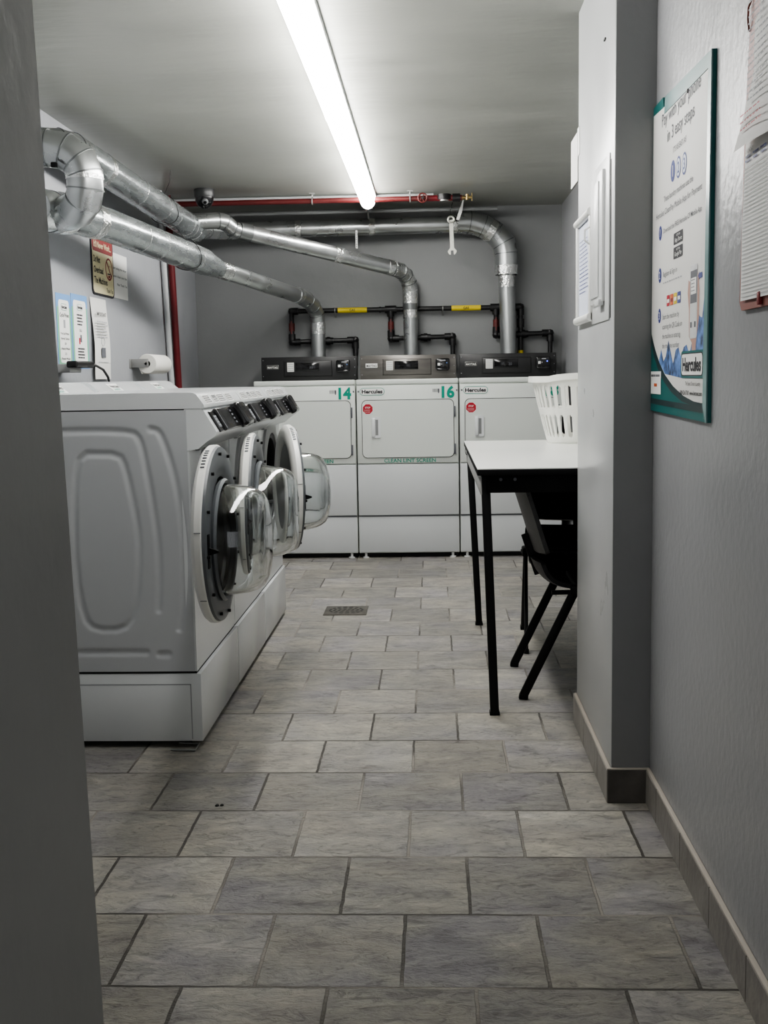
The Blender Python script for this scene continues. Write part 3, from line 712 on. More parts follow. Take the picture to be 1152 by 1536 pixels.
for x in (-.685, .078):
    b = B(); b.tube([V((x, gy, gz)) + V((0, .022 * math.cos(a), .022 * math.sin(a))) for a in [2 * PI * i / 14 for i in range(14)]], .004, 'bracket_grey', 6, closed=True); b.bar((x, gy, gz - .02), (x, 8.30, gz - .045), .010, .004, 'bracket_grey'); b.build('pipe_clamp', t)

# vertical pipes on the left wall
B().tube([(-1.660, 7.375, 2.38), (-1.660, 7.52, 1.0), (-1.660, 7.56, .02)], .022, 'dark_red_pipe', 16).build('riser_pipe', label='dark red vertical pipe on the left wall near the corner', cat='pipe')
B().tube([(-1.668, 7.18, 2.38), (-1.668, 7.36, 1.0), (-1.668, 7.40, .02)], .018, 'conduit_white', 16).build('riser_conduit', label='pale grey vertical conduit beside the dark red pipe', cat='conduit')

# camera dome
t = empty('security_camera', (-1.41, 7.30, CZ), 'dark grey dome camera on the ceiling beside the ducts', 'camera')
mat('dome_grey', (.045, .047, .048), .35)
B().lathe([(0, 0), (.062, 0), (.064, -.012), (.062, -.045), (.060, -.05), (0, -.05)], Matrix.Identity(4), 'dome_grey', 32).build('base', t)
B().lathe([(.058, -.048), (.055, -.075), (.042, -.10), (.02, -.116), (0, -.12)], Matrix.Identity(4), 'black_plastic', 32).build('dome', t)
b = B(); Ml = frame_of((.15, -.8, -.5), (0, 0, 1), (.012, -.045, -.082)); b.lathe([(0, .012), (.014, .010), (.020, .002), (.022, -.01)], Ml, 'bezel_grey', 20); b.lathe([(0, .014), (.010, .013)], Ml, 'lcd', 20); b.build('lens', t)

# wrench hanging from the duct, and strap pieces
def wrench_poly(L, w, hw):
    out = []
    out += [(-w / 2, 0), (-w / 2, -L)]
    for a in range(180, 245, 12): out.append((hw * math.cos(math.radians(a)), -L - hw * .6 + hw * math.sin(math.radians(a))))
    out += [(-hw * .35, -L - hw * 1.45), (-hw * .30, -L - hw * .55), (hw * .30, -L - hw * .55), (hw * .35, -L - hw * 1.45)]
    for a in range(-65, 1, 12): out.append((hw * math.cos(math.radians(a)), -L - hw * .6 + hw * math.sin(math.radians(a))))
    out += [(w / 2, -L), (w / 2, 0)]
    return out
b = B(); b.prism(wrench_poly(.185, .026, .030), (.137, 7.93, 2.262), (1, 0, .06), (-.03, 0, 1), (0, .006, 0), 'wrench_steel')
b.tube([V((.137, 7.93, 2.265)) + V((.020 * math.cos(a), 0, .020 * math.sin(a))) for a in [2 * PI * i / 16 for i in range(16)]], .007, 'wrench_steel', 8, closed=True)
b.build('wrench', label='steel open end wrench hanging below the duct', cat='wrench')
b = B(); b.tube([(.137, 7.93, 2.28), (.132, 7.90, 2.32), (.150, 7.80, 2.37), (.15, 7.75, 2.40)], .0025, 'cable_black', 6); b.tube([(.137, 7.935, 2.29), (.17, 7.95, 2.275), (.18, 7.97, 2.26)], .009, 'black_iron', 8); b.build('hanging_wire', label='short dark wire holding the wrench up', cat='wire')
b = B(); b.prism([(0, 0), (.018, -.004), (.040, .05), (.052, .125), (.045, .128), (.022, .07)], (.172, 7.92, 2.262), X1, Z1, (0, .002, 0), 'paper'); b.build('paper_strip', label='curled white paper strip beside the hanging wrench', cat='paper')
b = B(); b.box((-.512, 7.955, 2.09), (-.498, 7.958, 2.21), 'bracket_grey')
for k in range(7): b.box((-.508, 7.953, 2.10 + k * .015), (-.502, 7.956, 2.106 + k * .015), 'print_black')
b.build('metal_strap', label='perforated metal strap dangling under the ceiling duct', cat='strap')
b = B(); b.box((-.395, 7.62, 2.30), (-.380, 7.625, 2.40), 'bracket_grey'); b.box((-.42, 7.60, 2.335), (-.40, 7.61, 2.395), 'bracket_grey'); b.tube([(-.41, 7.62, 2.33), (-.41, 7.75, 2.26), (-.42, 7.98, 2.30)], .005, 'bracket_grey', 8)
b.build('support_bracket', label='small galvanised bracket at the far end of the ceiling light', cat='bracket')

# ------------------------------------------------------------------ left wall notices
LX = -1.69
def wallsheet(name, y0, z0, y1, z1, m, label, off=.002, lean=0): 
    b = B(); b.box((LX, y0, z0), (LX + off, y1, z1), m); return b
u, v = Y1, Z1
def Lf(off): return (LX + off, 0, 0)
# overload sign: behind it a white sheet
b = wallsheet('n', 6.05, 1.664, 6.425, 1.900, 'paper', '')
for k, s in enumerate(('After using the dryer', 'please clean out the', 'filter Thank You')): b.text(s, (LX + .0024, 6.41, 1.815 - k * .042), u, v, .013, 'print_grey', .30 if k < 2 else .2, .01, 'RIGHT', .0005)
b.build('paper_notice', label='white paper notice half behind the cream and red sign', cat='paper')
b = B(); P0 = rrect(5.745, 1.655, 6.135, 1.955, .030)
b.prism(P0, (LX, 0, 0), u, v, (.006, 0, 0), 'print_black'); b.poly(rrect(5.757, 1.665, 6.123, 1.945, .025), (LX + .0065, 0, 0), u, v, 'cream_sign')
b.poly(rrect(5.757, 1.872, 6.123, 1.945, .02), (LX + .0068, 0, 0), u, v, 'print_darkred')
b.text("It'll Never Work...", (LX + .007, 5.94, 1.893), u, v, .030, 'cream_sign', .31, .02, 'CENTER', .0006)
for k, s in enumerate(('Do Not', 'Overload', 'The Machines')): b.text(s, (LX + .007, 5.772, 1.818 - k * .052), u, v, .032, 'print_black', (.115, .165, .235)[k], .02, 'LEFT', .0006)
b.text('Thank You', (LX + .007, 6.105, 1.678), u, v, .022, 'print_black', .12, .01, 'RIGHT', .0006)
cc = V((LX + .0072, 6.045, 1.800)); 
ring = lambda R_, n=28: [(R_ * math.cos(2 * PI * i / n) * 1.12, R_ * math.sin(2 * PI * i / n)) for i in range(n)]
o_, i_ = ring(.058), ring(.048)
b.add([cc + V((0, q[0], q[1])) for q in o_ + i_], [[k, (k + 1) % 28, 28 + (k + 1) % 28, 28 + k] for k in range(28)], 'print_darkred')
b.add([cc + V((0, a, c)) for a, c in ((-.042, .034), (-.034, .042), (.044, -.032), (.036, -.040))], [[0, 1, 2, 3]], 'print_darkred')
b.rect(cc + V((0, 0, 0)), u, v, -.03, -.028, .028, -.022, 'print_black', .0003); b.rect(cc, u, v, -.018, -.044, .020, -.032, 'print_darkred', .0003); b.text('overload', cc + V((0, 0, .012)), u, v, .010, 'print_darkred', .05, 0, 'CENTER', .0004)
b.build('warning_sign', label='cream sign with red header, Do Not Overload The Machines', cat='sign')
def bordered(y0, y1, z0, z1, label, kind):
    b = wallsheet('n', y0, z0, y1, z1, 'poster_blue', ''); O = (LX + .002, 0, 0)
    b.rect(O, u, v, y0 + .006, z0 + .02, y1 - .006, z1 - .06, 'poster_green', .0003)
    b.poly(rrect(y0 + .028, z0 + .028, y1 - .028, z1 - .028, .02), (LX + .0028, 0, 0), u, v, 'paper')
    cy = (y0 + y1) / 2
    hercules(b, (LX + .0032, cy - .045, z1 - .075), u, v, .09, .03)
    if kind:
        b.text('Cycle Prices', (LX + .0034, cy, z1 - .105), u, v, .018, 'print_black', .13, .01, 'CENTER', .0005)
        b.rect(O, u, v, cy - .015, z1 - .155, cy + .012, z1 - .118, 'print_lightgrey', .0014)
        z = z1 - .185
        for s in ('Front Load Washers', 'Normal / Delicate', '2.00', 'Heavy Wash', '2.25', 'Power Wash'): b.text(s, (LX + .0034, cy, z), u, v, .010, 'print_black', None if len(s) < 6 else .12, .01, 'CENTER', .0005); z -= .023
    else:
        z = z1 - .100
        for k in range(4): b.lines((LX + .003, cy - .05, z - k * .015), u, v, 0, .10, 0, 0, 1, 'print_black', .007, .25, .0006)
        b.text('CALL', (LX + .0034, cy, z1 - .175), u, v, .012, 'print_black', None, .01, 'CENTER', .0005)
        b.rect(O, u, v, cy - .01, z1 - .225, cy + .015, z1 - .19, 'print_grey', .0014); b.rect(O, u, v, cy - .03, z1 - .235, cy - .012, z1 - .205, 'print_red', .0014)
        for k in range(4): b.lines((LX + .003, cy - .055, z1 - .26 - k * .014), u, v, 0, .11, 0, 0, 1, 'print_black', .007, .15, .0006)
    b.build('wall_poster', label=label, cat='poster', group='blue and green bordered posters on the left wall')
bordered(5.175, 5.382, 1.280, 1.622, 'blue bordered price poster, left of the pair on the left wall', True)
bordered(5.392, 5.645, 1.283, 1.634, 'blue bordered poster, right of the pair, next to the plain white sheet', False)
b = B(); n = 14; vs = []
for k in range(n + 1):
    z = 1.637 - k * .405 / n; w_ = .004 + .012 * math.sin(k / n * 2.6) ** 2 + .010 * (k / n) ** 3; yo = .008 * math.sin(k / n * 5)
    vs += [(LX + w_, 5.690 + yo, z), (LX + w_ + .003, 5.955 + yo, z)]
b.add(vs, [[2 * k, 2 * k + 1, 2 * k + 3, 2 * k + 2] for k in range(n)], 'paper_warm')
O = (LX + .016, 0, 0)
b.text('IMPORTANT', (LX + .020, 5.825, 1.548), u, v, .018, 'print_black', .16, .02, 'CENTER', .0005)
for k in range(6): b.lines((LX + .0225, 5.73, 1.515 - k * .015), u, v, 0, .19, 0, 0, 1, 'print_lightgrey', .006, .2, .0006)
b.lines((LX + .023, 5.73, 1.315), u, v, 0, .18, 0, 0, 1, 'print_lightgrey', .004, .1, .0006); b.rect((LX + .024, 0, 0), u, v, 5.79, 1.34, 5.86, 1.39, 'print_grey', .0004)
b.tube([V((LX + .024, 5.82, 1.42)) + V((0, .03 * math.cos(a), .022 * math.sin(a))) for a in [2 * PI * i / 16 for i in range(16)]], .0012, 'print_lightgrey', 5, closed=True)
b.build('paper_notice', label='plain white IMPORTANT sheet curling off the left wall', cat='paper', recalc=False)
# paper towel holder and roll
t = empty('towel_holder', (LX, 6.50, 1.32), 'grey metal wall bracket holding the paper towel roll', 'holder')
b = B(); b.box((0, -.10, -.030), (.004, -.02, .022), 'bracket_grey'); b.box((0, -.07, -.026), (.10, -.066, .022), 'bracket_grey', .001); b.cyl((.085, -.07, -.005), (.085, .36, -.005), .008, 'bracket_grey', 12)
b.box((0, .365, -.03), (.10, .369, .022), 'bracket_grey', .001); b.build('bracket', t)
b = B(); Mr = frame_of((0, 1, 0), (0, 0, 1), (LX + .085, 6.46, 1.315)); b.lathe([(.018, 0), (.052, 0), (.055, .005), (.055, .375), (.052, .38), (.018, .38)], Mr, 'tissue', 36, closed=True)
b.prism([(0, 0), (.012, 0), (.02, -.03), (.014, -.031)], (LX + .035, 6.47, 1.29), X1, Z1, (0, .36, 0), 'tissue')
b.build('paper_towel_roll', label='white paper towel roll on the wall above the farthest washer', cat='paper roll')
# plug and cord
b = B(); b.box((-1.60, 5.0, 1.282), (-1.55, 5.26, 1.312), 'cable_black', .008, 3); b.build('body', empty('power_adapter', (0, 0, 0), 'black power adapter with cord at the left wall above the washers', 'adapter'))
ad = [o for o in COL.objects if o.name == 'power_adapter'][0]
B().box((-1.69, 5.05, 1.262), (-1.60, 5.22, 1.30), 'bracket_grey', .004).build('wall_box', ad)
pts = [V((-1.575, 5.26, 1.297)), V((-1.56, 5.30, 1.296)), V((-1.54, 5.36, 1.275)), V((-1.53, 5.40, 1.24)), V((-1.53, 5.43, 1.19)), V((-1.53, 5.44, 1.15))]
B().tube(pts, .006, 'cable_black', 8).build('cord', ad)

# ------------------------------------------------------------------ table
TX0, TX1, TY0, TY1 = .152, .905, 3.995, 5.715
t = empty('folding_table', (.5, 4.85, 0), 'tall white topped laundry folding table with black legs beside the pillar', 'table')
def rel(bb, nm, **k):
    bb.v = [(q[0] - .5, q[1] - 4.85, q[2]) for q in bb.v]; return bb.build(nm, t, **k)
rel(B().box((TX0, TY0, .893), (TX1, TY1, .897), 'table_white', .001), 'table_top')
rel(B().box((TX0, TY0, .872), (TX1, TY1, .8928), 'black_matte', .002), 'edge_band')
b = B(); b.box((TX0 + .034, TY0 + .035, .808), (TX1 - .03, TY0 + .06, .8715), 'black_matte', .002)
for x in (.235, .285): b.cyl((x, TY0 + .034, .855), (x, TY0 + .036, .855), .006, 'print_grey', 10)
rel(b, 'front_rail')
rel(B().box((TX0 + .012, TY0 + .05, .800), (TX0 + .034, TY1 - .05, .8715), 'apron_lit_grey', .002), 'side_rail', label='black side rail coloured light grey for the lamp light on it')
rel(B().box((TX0 + .034, TY1 - .08, .808), (TX1 - .03, TY1 - .055, .8715), 'black_matte', .002), 'back_rail')
rel(B().box((TX1 - .045, TY0 + .05, .808), (TX1 - .03, TY1 - .05, .8715), 'black_matte', .002), 'wall_rail')
for p0, p1 in (((.182, 4.06, .872), (.210, 4.055, .012)), ((.176, 5.60, .872), (.214, 5.565, .012)), ((.86, 4.06, .872), (.86, 4.055, .012)), ((.86, 5.60, .872), (.86, 5.565, .012))):
    b = B(); b.bar(p0, p1, .031, .031, 'chair_leg', (0, 1, 0), .003); b.box((p1[0] - .018, p1[1] - .018, 0), (p1[0] + .018, p1[1] + .018, .014), 'black_matte', .002); rel(b, 'leg')

# ------------------------------------------------------------------ chairs
def shell(b, prof, width, th, m, curve=.02, dirn=(1, 0), m2=None, taper=.03, nv=16):
    """sheet swept along a profile (x,z), curved across its width; rounded corners"""
    P_ = smooth_pts(prof, 2); k = len(P_); vs = []; fs = []
    for side in (0, 1):
        for i, (x, z) in enumerate(P_):
            a = P_[max(0, i - 1)]; c = P_[min(k - 1, i + 1)]; dx, dz = c[0] - a[0], c[1] - a[1]; L = math.hypot(dx, dz); nx_, nz_ = -dz / L, dx / L
            e = min(i, k - 1 - i) / (k - 1); wf = 1 - taper * max(0, 1 - e / .12) ** 2 * 3
            for j in range(nv + 1):
                q = 2 * j / nv - 1; off = curve * (abs(q) ** 2.2) + side * -th
                vs.append((x + nx_ * off, q * width / 2 * wf, z + nz_ * off))
    S = k * (nv + 1)
    for s in (0, 1):
        for i in range(k - 1):
            for j in range(nv):
                a = s * S + i * (nv + 1) + j; fs.append([a, a + 1, a + nv + 2, a + nv + 1])
    b.add(vs, fs[:len(fs) // 2], m); b.v = b.v[:]; o = len(b.v) - len(vs)
    km = b.mi(m2 or m)
    for q in fs[len(fs) // 2:]: b.f.append([o + x for x in q]); b.m.append(km)
    km = b.mi(m)
    for i in range(k - 1):
        for j in (0, nv): a = o + i * (nv + 1) + j; b.f.append([a, a + nv + 1, a + S + nv + 1, a + S]); b.m.append(km)
    for i in (0, k - 1):
        for j in range(nv): a = o + i * (nv + 1) + j; b.f.append([a, a + 1, a + S + 1, a + S]); b.m.append(km)
def make_chair(loc, rz, label):
    t = empty('stacking_chair', loc, label, 'chair', 'black stacking chairs tucked under the table', rz)
    b = B(); shell(b, [(-.150, .515), (-.130, .462), (-.085, .425), (.0, .410), (.12, .418), (.22, .440), (.268, .436), (.290, .395)], .47, .016, 'chair_black', .022, m2='chair_black')
    b.build('seat', t, angle=60)
    b = B(); shell(b, [(-.240, .815), (-.222, .760), (-.190, .66), (-.165, .575), (-.150, .535)][::-1], .46, .016, 'chair_back_lit', -.030, m2='chair_black', taper=.05)
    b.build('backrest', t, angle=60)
    b = B(); b.bar((-.125, 0, .44), (-.178, 0, .60), .045, .020, 'chair_leg', (0, 1, 0), .003); b.build('back_post', t)
    for s in (-1, 1):
        for x0, x1 in ((-.012, -.212), (.035, .275)):
            b = B(); b.bar((x0, s * .238, .425), (x1, s * .245, .012), .034, .017, 'chair_leg', (0, 1, 0), .006)
            b.bar((x1 * .985 + x0 * .015, s * .245, .02), (x1, s * .245, 0), .034, .022, 'black_matte', (0, 1, 0), .003); b.build('leg', t)
    b = B(); b.tube([(0, -.245, .412), (0, .245, .412)], .012, 'chair_leg', 12); b.tube([(-.10, -.2, .40), (.2, -.2, .405)], .009, 'chair_leg', 10); b.tube([(-.10, .2, .40), (.2, .2, .405)], .009, 'chair_leg', 10)
    for s in (-1, 1): b.box((-.035, s * .225, .395), (.06, s * .255, .435), 'chair_leg', .008); b.cyl((.005, s * .254, .415), (.005, s * .260, .415), .008, 'print_grey', 10)
    b.build('frame', t)
    return t
make_chair((.540, 4.495, 0), math.radians(0), 'nearer black chair under the table, its back leaning toward the washers')
make_chair((.655, 5.235, 0), math.radians(-92.5), 'farther black chair under the table, facing the camera')

# ------------------------------------------------------------------ laundry basket
def basket():
    b = B(); cx, cy = .700, 5.52; H0 = .3; n = 120; m_ = 46
    def prof(z):   # half sizes in x, y at height z (0..1)
        k = z ** .9; return .150 + .075 * k, .135 + .065 * k
    def pt(a, z, off=0):
        hx, hy = prof(z); hx += off; hy += off; e = .62
        c, s = math.cos(a), math.sin(a)
        return (cx + hx * math.copysign(abs(c) ** e, c), cy + hy * math.copysign(abs(s) ** e, s), .8975 + z * H0)
    vs = []; keep = []
    def hole(a, z):
        # two rows of tall rounded slots
        k = a / (2 * PI) * 30; fr = k - math.floor(k) - .5
        for (z0, z1) in ((.10, .44), (.55, .90)):
            if z0 <= z <= z1:
                q = (z - (z0 + z1) / 2) / ((z1 - z0) / 2); return abs(fr) < .30 * math.sqrt(max(0, 1 - abs(q) ** 6)) + .0
        return False
    n = 240; m_ = 50
    for j in range(m_ + 1):
        for i in range(n): vs.append(pt(2 * PI * i / n, j / m_))
    fs = []
    for j in range(m_):
        for i in range(n):
            if not hole(2 * PI * (i + .5) / n, (j + .5) / m_): fs.append([j * n + i, j * n + (i + 1) % n, (j + 1) * n + (i + 1) % n, (j + 1) * n + i])
    b.add(vs, fs, 'basket_white')
    b.add([pt(2 * PI * i / n, 0) for i in range(n)], [list(range(n))], 'basket_white')
    return b, pt
bk = empty('laundry_basket', (0, 0, 0), 'white plastic slotted laundry basket on the back of the table', 'basket')
b, pt = basket(); o = b.build('basket_wall', bk, angle=60)
sm = o.modifiers.new('s', 'SOLIDIFY'); sm.thickness = .004; sm.offset = 0
b = B(); n = 96; rows = []
for off, dz in ((-.002, 0), (.016, 0), (.018, -.028), (.014, -.028), (.012, -.004), (-.002, -.004)):
    rows.append([V(pt(2 * PI * i / n, 1, off)) + V((0, 0, dz + .012 + .014 * max(0, 1 - abs(((2 * PI * i / n - 1.5 * PI)) / .55)) ** .5)) for i in range(n)])
vs = [q for rr_ in rows for q in rr_]; k = len(rows)
b.add(vs, [[a * n + i, a * n + (i + 1) % n, ((a + 1) % k) * n + (i + 1) % n, ((a + 1) % k) * n + i] for a in range(k) for i in range(n)], 'basket_white'); b.build('rim', bk, angle=50)

# ------------------------------------------------------------------ floor drain, bits on floor
b = B(); dx, dy = -.468, 5.925; b.box((dx - .112, dy - .112, 0), (dx + .112, dy + .112, .004), 'drain_bronze', .001)
for rr_, k in ((.085, 16), (.062, 12), (.038, 8), (.015, 4)):
    for i in range(k):
        a0 = 2 * PI * i / k; a1 = a0 + 2 * PI / k * .62; q = []
        for a in (a0, (a0 + a1) / 2, a1): q.append((dx + (rr_ + .006) * math.cos(a), dy + (rr_ + .006) * math.sin(a), .0046))
        for a in (a1, (a0 + a1) / 2, a0): q.append((dx + (rr_ - .006) * math.cos(a), dy + (rr_ - .006) * math.sin(a), .0046))
        b.add(q, [list(range(6))], 'seam_black')
b.build('floor_drain', label='square dark bronze floor drain grate in front of the washers', cat='drain')
b = B(); b.tube([(-.88, 3.655, .004), (-.80, 3.650, .004), (-.80, 3.72, .004), (-.87, 3.725, .004)], .0035, 'bracket_grey', 8); b.build('metal_clip', label='bent grey metal clip on the floor at the near washer foot', cat='clip')
b = B(); 
for k in range(5): b.lathe([(0, 0), (.006, .001), (.004, .004), (0, .005)], Matrix.Translation((-.63 + .009 * math.cos(k * 2.1), 3.165 + .005 * math.sin(k * 3), 0)), 'seam_black', 8)
b.build('lint_bit', label='small dark scrap of debris on the tile near the doorway', cat='debris')

# ------------------------------------------------------------------ pillar: breaker panel, document frame, paper
px = .495
t = empty('electrical_panel', (0, 0, 0), 'narrow white painted electrical panel with a door on the pillar', 'electrical panel')
b = B(); b.box((px - .004, 3.262, 1.368), (px, 3.60, 1.820), 'white_paint_metal', .003); b.build('back_plate', t)
b = B(); b.box((px - .013, 3.335, 1.422), (px - .003, 3.565, 1.790), 'white_paint_metal', .003); b.box((px - .017, 3.39, 1.44), (px - .012, 3.545, 1.765), 'white_paint_metal', .002); b.build('cover', t)
B().box((px - .022, 3.34, 1.412), (px - .006, 3.42, 1.430), 'white_paint_metal', .003).build('latch', t)
B().box((px - .0012, 3.246, 1.372), (px + .002, 3.258, 1.80), 'seam_black').build('shadow_gap', t)
t = empty('document_frame', (0, 0, 0), 'white plastic frame holding a typed page on the pillar', 'document frame')
fz0, fz1, fy0, fy1 = 1.378, 1.722, 3.585, 3.925
b = B(); b.box((px - .014, fy0, fz0), (px - .0005, fy0 + .030, fz1), 'plastic_cream', .005); b.box((px - .014, fy1 - .03, fz0), (px - .0005, fy1, fz1), 'plastic_cream', .005)
b.tube([(px - .009, fy0, fz1 - .014), (px - .009, fy1, fz1 - .014)], .013, 'plastic_cream', 20); b.tube([(px - .009, fy0, fz0 + .014), (px - .009, fy1, fz0 + .014)], .013, 'plastic_cream', 20); b.build('frame', t)
b = B(); b.box((px - .006, fy0 + .02, fz0 + .02), (px - .003, fy1 - .02, fz1 - .02), 'paper_blue')
b.lines((px - .0062, fy1 - .05, 0), (0, -1, 0), Z1, 0, .22, fz0 + .10, fz1 - .08, 14, 'print_navy', .003, .35, .0006); b.build('page', t)
b = B(); b.tube([(px - .015, 3.582, 1.66), (px - .03, 3.572, 1.65), (px - .03, 3.572, 1.62), (px - .015, 3.582, 1.61)], .003, 'plastic_white', 8); b.build('clip', t)
b = B(); b.box((px - .003, 3.972, 1.86), (px - .001, 4.150, 2.02), 'paper_warm'); b.box((px - .002, 3.93, 1.94), (px, 3.98, 2.03), 'paper_warm'); b.build('paper_sheet', label='blank white sheet stuck past the far edge of the pillar', cat='paper')
b = B(); b.box((px - .004, 3.36, 2.145), (px, 3.385, 2.15), 'seam_black'); b.build('nail', label='small dark nail high on the pillar', cat='nail')

# ------------------------------------------------------------------ right wall poster
RX = .605; u = (0, -1, 0)
t = empty('payment_poster', (0, 0, 0), 'tall teal bordered poster about paying by phone on the right wall', 'poster')
Yf = 3.198   # far edge
def PO(off): return (RX - off, Yf, 0)
Wp = .662
b = B(); b.prism([(0, 1.117), (Wp, 1.108), (Wp, 1.893), (.17, 1.910), (.16, 1.885), (.14, 1.892), (.13, 1.917), (0, 1.917)], PO(0), u, v, (-.008, 0, 0), 'teal'); b.build('backing', t, smooth=False)
b = B(); b.prism([(.16, 1.870), (Wp - .03, 1.862), (Wp, 1.893), (.17, 1.910)], PO(.0086), u, v, (-.002, 0, 0), 'teal_glass')
b.prism([(Wp - .034, 1.14), (Wp, 1.108), (Wp, 1.893), (Wp - .028, 1.866)], PO(.0086), u, v, (-.003, 0, 0), 'teal_glass'); b.build('plastic_edge', t, smooth=False)
# printed sheet
b = B(); off = .0088
cur = [(.012, 1.322), (.06, 1.285), (.12, 1.247), (.20, 1.213), (.30, 1.185), (.42, 1.163), (.53, 1.152), (.60, 1.150)]
b.poly([(.012, 1.322)] + cur[1:] + [(.622, 1.150), (.630, 1.866), (.012, 1.895)], PO(off), u, v, 'paper_warm')
b.poly([(.010, 1.300), (.05, 1.262), (.11, 1.226), (.19, 1.194), (.29, 1.168), (.40, 1.150), (.50, 1.143), (.622, 1.142), (.622, 1.150)] + cur[::-1], PO(off + .0001), u, v, 'teal_dark')
b.poly([(.010, 1.136), (.622, 1.128), (.622, 1.142), (.010, 1.150)], PO(off + .0002), u, v, 'teal_dark')
b.rect(PO(off + .0004), u, v, .012, 1.162, .150, 1.222, 'paper', .0002); b.lines(PO(off + .0008), u, v, .02, .14, 1.208, 1.208, 1, 'print_grey', .006, .1, .0002); b.rect(PO(off + .0008), u, v, .06, 1.182, .10, 1.190, 'print_orange', .0002)
# water
wt = [(.12, 1.248)] + [(.12 + .03 * k, 1.268 + .022 * math.sin(k * 1.9) + .010 * math.sin(k * 5.1) + (.0 if k < 12 else (k - 11) * .018)) for k in range(1, 17)] + [(.622, 1.34), (.622, 1.215), (.40, 1.205), (.20, 1.215)]
b.poly(wt, PO(off + .0003), u, v, 'print_blue')
b.poly([(.53, 1.29), (.55, 1.36), (.60, 1.33), (.628, 1.40), (.628, 1.27)], PO(off + .0004), u, v, 'print_blue')
T = lambda s, x, z, h, w=None, m='print_grey', bold=0, al='LEFT': b.text(s, V(PO(off + .0006)) + V(u) * x + V(v) * z, u, v, h, m, w, bold, al, .0004)
T('Pay with your phone', .345, 1.842, .032, .430, 'print_grey', 0, 'CENTER'); T('in 3 easy steps', .350, 1.792, .032, .300, 'print_grey', 0, 'CENTER'); T("IT'S AS EASY AS", .345, 1.752, .014, .145, 'print_grey', 0, 'CENTER')
def disc(x, z, r_, s, hollow=False, squash=.62):
    P_ = V(PO(off + .0006)) + V(u) * x + V(v) * z
    ci = lambda R_: [(R_ * math.cos(2 * PI * i / 28), R_ * math.sin(2 * PI * i / 28)) for i in range(28)]
    b.poly(ci(r_), P_, u, v, 'print_navy')
    if hollow: b.poly(ci(r_ * .8), P_ + V((-.0002, 0, 0)), u, v, 'paper_blue')
    b.text(s, P_ + V(v) * -.35 * r_ * 2 * .7, u, v, r_ * 1.0, 'paper' if not hollow else 'print_navy', None, .02, 'CENTER', .0006)
disc(.270, 1.710, .026, '1'); disc(.335, 1.708, .026, '2', True); disc(.400, 1.705, .026, '3', True)
T('These laundry machines use the', .330, 1.650, .014, .330, 'print_grey', .005, 'CENTER')
T('Hercules CleanPay Mobile App for Payment', .325, 1.618, .015, .520, 'print_grey', 0, 'CENTER'); T('Download the FREE Hercules CP Mobile App', .165, 1.572, .012, .42, 'print_grey', .005)
disc(.122, 1.578, .019, '1'); disc(.122, 1.470, .019, '2'); disc(.122, 1.366, .019, '3')
for z, s in ((1.528, 'App Store'), (1.494, 'Google Play')):
    b.poly([(q[0], q[1]) for q in rrect(.290, z, .395, z + .028, .004)], PO(off + .0006), u, v, 'print_black'); T(s, .345, z + .006, .010, .080, 'paper', 0, 'CENTER'); T('GET IT ON', .345, z + .019, .005, .04, 'paper', 0, 'CENTER')
T('Register & Sign in', .165, 1.462, .013, .17, 'print_grey', 0); b.lines(PO(off + .0006), u, v, .165, .40, 1.445, 1.445, 1, 'print_lightgrey', .003, .1, .0002)
for k, m_ in enumerate(('print_red', 'print_orange', 'yellow_label', 'print_navy')): b.rect(PO(off + .0006), u, v, .215 + k * .043, 1.385, .250 + k * .043, 1.412, m_, .0002); b.rect(PO(off + .0008), u, v, .220 + k * .043, 1.393, .246 + k * .043, 1.402, 'paper' if k != 1 else 'print_darkred', .0002)
for k, s in enumerate(('Start the machine by', 'scanning the QR Code on', 'the machine or entering', 'the machine number')): T(s, .165, 1.354 - k * .0245, .013, (.20, .235, .215, .205)[k])
# hand with phone
b.poly([(.475, 1.30), (.470, 1.36), (.455, 1.40), (.462, 1.43), (.480, 1.425), (.560, 1.44), (.575, 1.40), (.572, 1.34), (.545, 1.28), (.545, 1.25), (.505, 1.25), (.505, 1.285)], PO(off + .0005), u, v, 'print_skin')
b.poly(rrect(.482, 1.295, .555, 1.462, .010), PO(off + .0008), u, v, 'plastic_white'); b.rect(PO(off + .001), u, v, .486, 1.375, .551, 1.448, 'print_grey', .0002); b.rect(PO(off + .0012), u, v, .492, 1.395, .545, 1.432, 'paper', .0002)
b.lines(PO(off + .0014), u, v, .496, .540, 1.402, 1.426, 4, 'print_grey', .002, .3, .0002)
b.poly([(.560, 1.432), (.575, 1.442), (.575, 1.438), (.600, 1.438), (.600, 1.426), (.575, 1.426), (.575, 1.422)], PO(off + .0008), u, v, 'print_navy')
for k in range(2): b.rect(PO(off + .0012), u, v, .490 + k * .04, 1.320, .505 + k * .04, 1.333, 'print_grey', .0002)
# logo
b.poly(rrect(.395, 1.205, .628, 1.268, .014), PO(off + .0014), u, v, 'teal'); b.poly(rrect(.402, 1.210, .621, 1.263, .012), PO(off + .0017), u, v, 'print_black'); b.poly(rrect(.406, 1.2125, .617, 1.2605, .011), PO(off + .0019), u, v, 'paper')
b.text('Hercules', V(PO(off + .002)) + V(u) * .5115 + V(v) * 1.222, u, v, .030, 'print_black', .19, .035, 'CENTER', .0005)
T('The Smart Choice in Laundry', .520, 1.188, .009, .15, 'print_black', 0, 'CENTER'); T('1-800-526-5760  www.hercnet.com', .495, 1.166, .010, .235, 'print_black', .02, 'CENTER')
b.cyl(V(PO(off)) + V(u) * .43 + V(v) * 1.862, V(PO(off + .003)) + V(u) * .43 + V(v) * 1.862, .005, 'seam_black', 10)
b.build('printed_sheet', t, smooth=False, recalc=False)


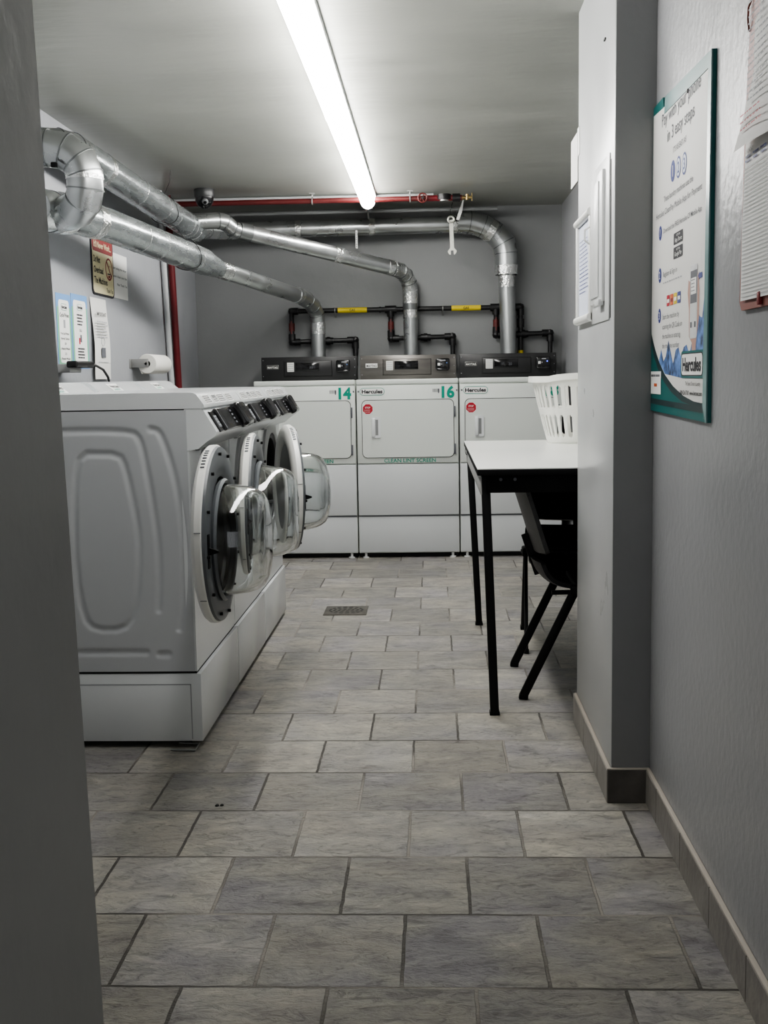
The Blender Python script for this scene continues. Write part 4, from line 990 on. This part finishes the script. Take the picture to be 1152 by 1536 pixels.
# ------------------------------------------------------------------ clipboard on the right wall
t = empty('clipboard', (0, 0, 0), 'reddish brown clipboard hanging on the right wall at the picture edge', 'clipboard')
b = B(); b.prism([(-2.275, 1.335), (-2.29, 1.352), (-2.276, 1.66), (-2.248, 1.90), (-2.232, 2.06), (-1.95, 2.06), (-1.97, 1.335)], (RX - .002, 0, 0), u, v, (-.006, 0, 0), 'clip_brown'); b.build('board', t)
b = B(); b.box((RX - .016, 2.13, 1.338), (RX - .008, 2.143, 1.362), 'print_darkred', .002); b.box((RX - .02, 2.08, 1.98), (RX - .008, 2.18, 2.02), 'bracket_grey', .003); b.build('board_clip', t)
b = B(); b.tube([(RX - .010, 2.235, 1.90), (RX - .014, 2.243, 1.885), (RX - .014, 2.245, 1.865), (RX - .010, 2.25, 1.845)], .002, 'clip_brown', 6); b.build('string', t)
def sheet(name, pts_z, label, m, lines):
    b = B(); vs = []; n = len(pts_z)
    for (z, y0, y1, o) in pts_z: vs += [(RX - .011 - o, y0, z), (RX - .011 - o, (y0 + y1) / 2, z), (RX - .011 - o * .6, y1, z)]
    b.add(vs, [[3 * k + j, 3 * k + j + 1, 3 * k + j + 4, 3 * k + j + 3] for k in range(n - 1) for j in (0, 1)], m)
    return b
b = sheet('s', [(1.352, 2.264, 1.99, .002), (1.50, 2.262, 1.99, .002), (1.655, 2.250, 1.99, .001)], '', 'paper', 0)
for k in range(34): b.rect((RX - .0142, 0, 0), u, v, -2.255, 1.358 + k * .0072, -1.995, 1.3592 + k * .0072, 'print_lightgrey', .0002)
b.text('LAUNDRY', (RX - .0142, 2.240, 1.622), u, v, .008, 'print_grey', .05, 0, 'LEFT', .0004)
for k in range(3): b.lines((RX - .0142, 2.242 - k * .05, 1.606), u, v, 0, .04, 0, .008, 2, 'print_navy', .004, .3, .0004)
b.build('paper_sheet', label='lined white log sheet on the lower half of the clipboard', cat='paper', recalc=False)
b = sheet('s', [(1.628, 2.258, 2.06, .022), (1.68, 2.210, 2.02, .018), (1.75, 2.172, 1.99, .010), (1.845, 2.186, 1.99, .006), (1.855, 2.155, 1.99, .006), (1.98, 2.150, 1.99, .004)], '', 'paper', 0)
b.lines((RX - .034, 2.165, 0), u, v, 0, .13, 1.70, 1.88, 16, 'print_lightgrey', .003, .3, .0004); b.lines((RX - .036, 2.20, 0), u, v, 0, .15, 1.655, 1.68, 3, 'print_red', .0025, .2, .0004)
b.build('paper_sheet', label='upper curled white page with red lines hanging over the clipboard', cat='paper', recalc=False)

# ------------------------------------------------------------------ light & render look
w = bpy.data.worlds.new('world'); bpy.context.scene.world = w; w.use_nodes = True
w.node_tree.nodes['Background'].inputs[0].default_value = (.95, .97, 1, 1); w.node_tree.nodes['Background'].inputs[1].default_value = 1.15
sc = bpy.context.scene
try:
    sc.view_settings.view_transform = 'AgX'; sc.view_settings.look = 'AgX - Medium High Contrast'
except Exception: pass
sc.view_settings.exposure = 0.38
sc.cycles.use_denoising = True
sc.cycles.max_bounces = 10; sc.cycles.diffuse_bounces = 5; sc.cycles.glossy_bounces = 5; sc.cycles.transmission_bounces = 10
sc.cycles.caustics_refractive = False; sc.cycles.caustics_reflective = False; sc.cycles.sample_clamp_indirect = 6
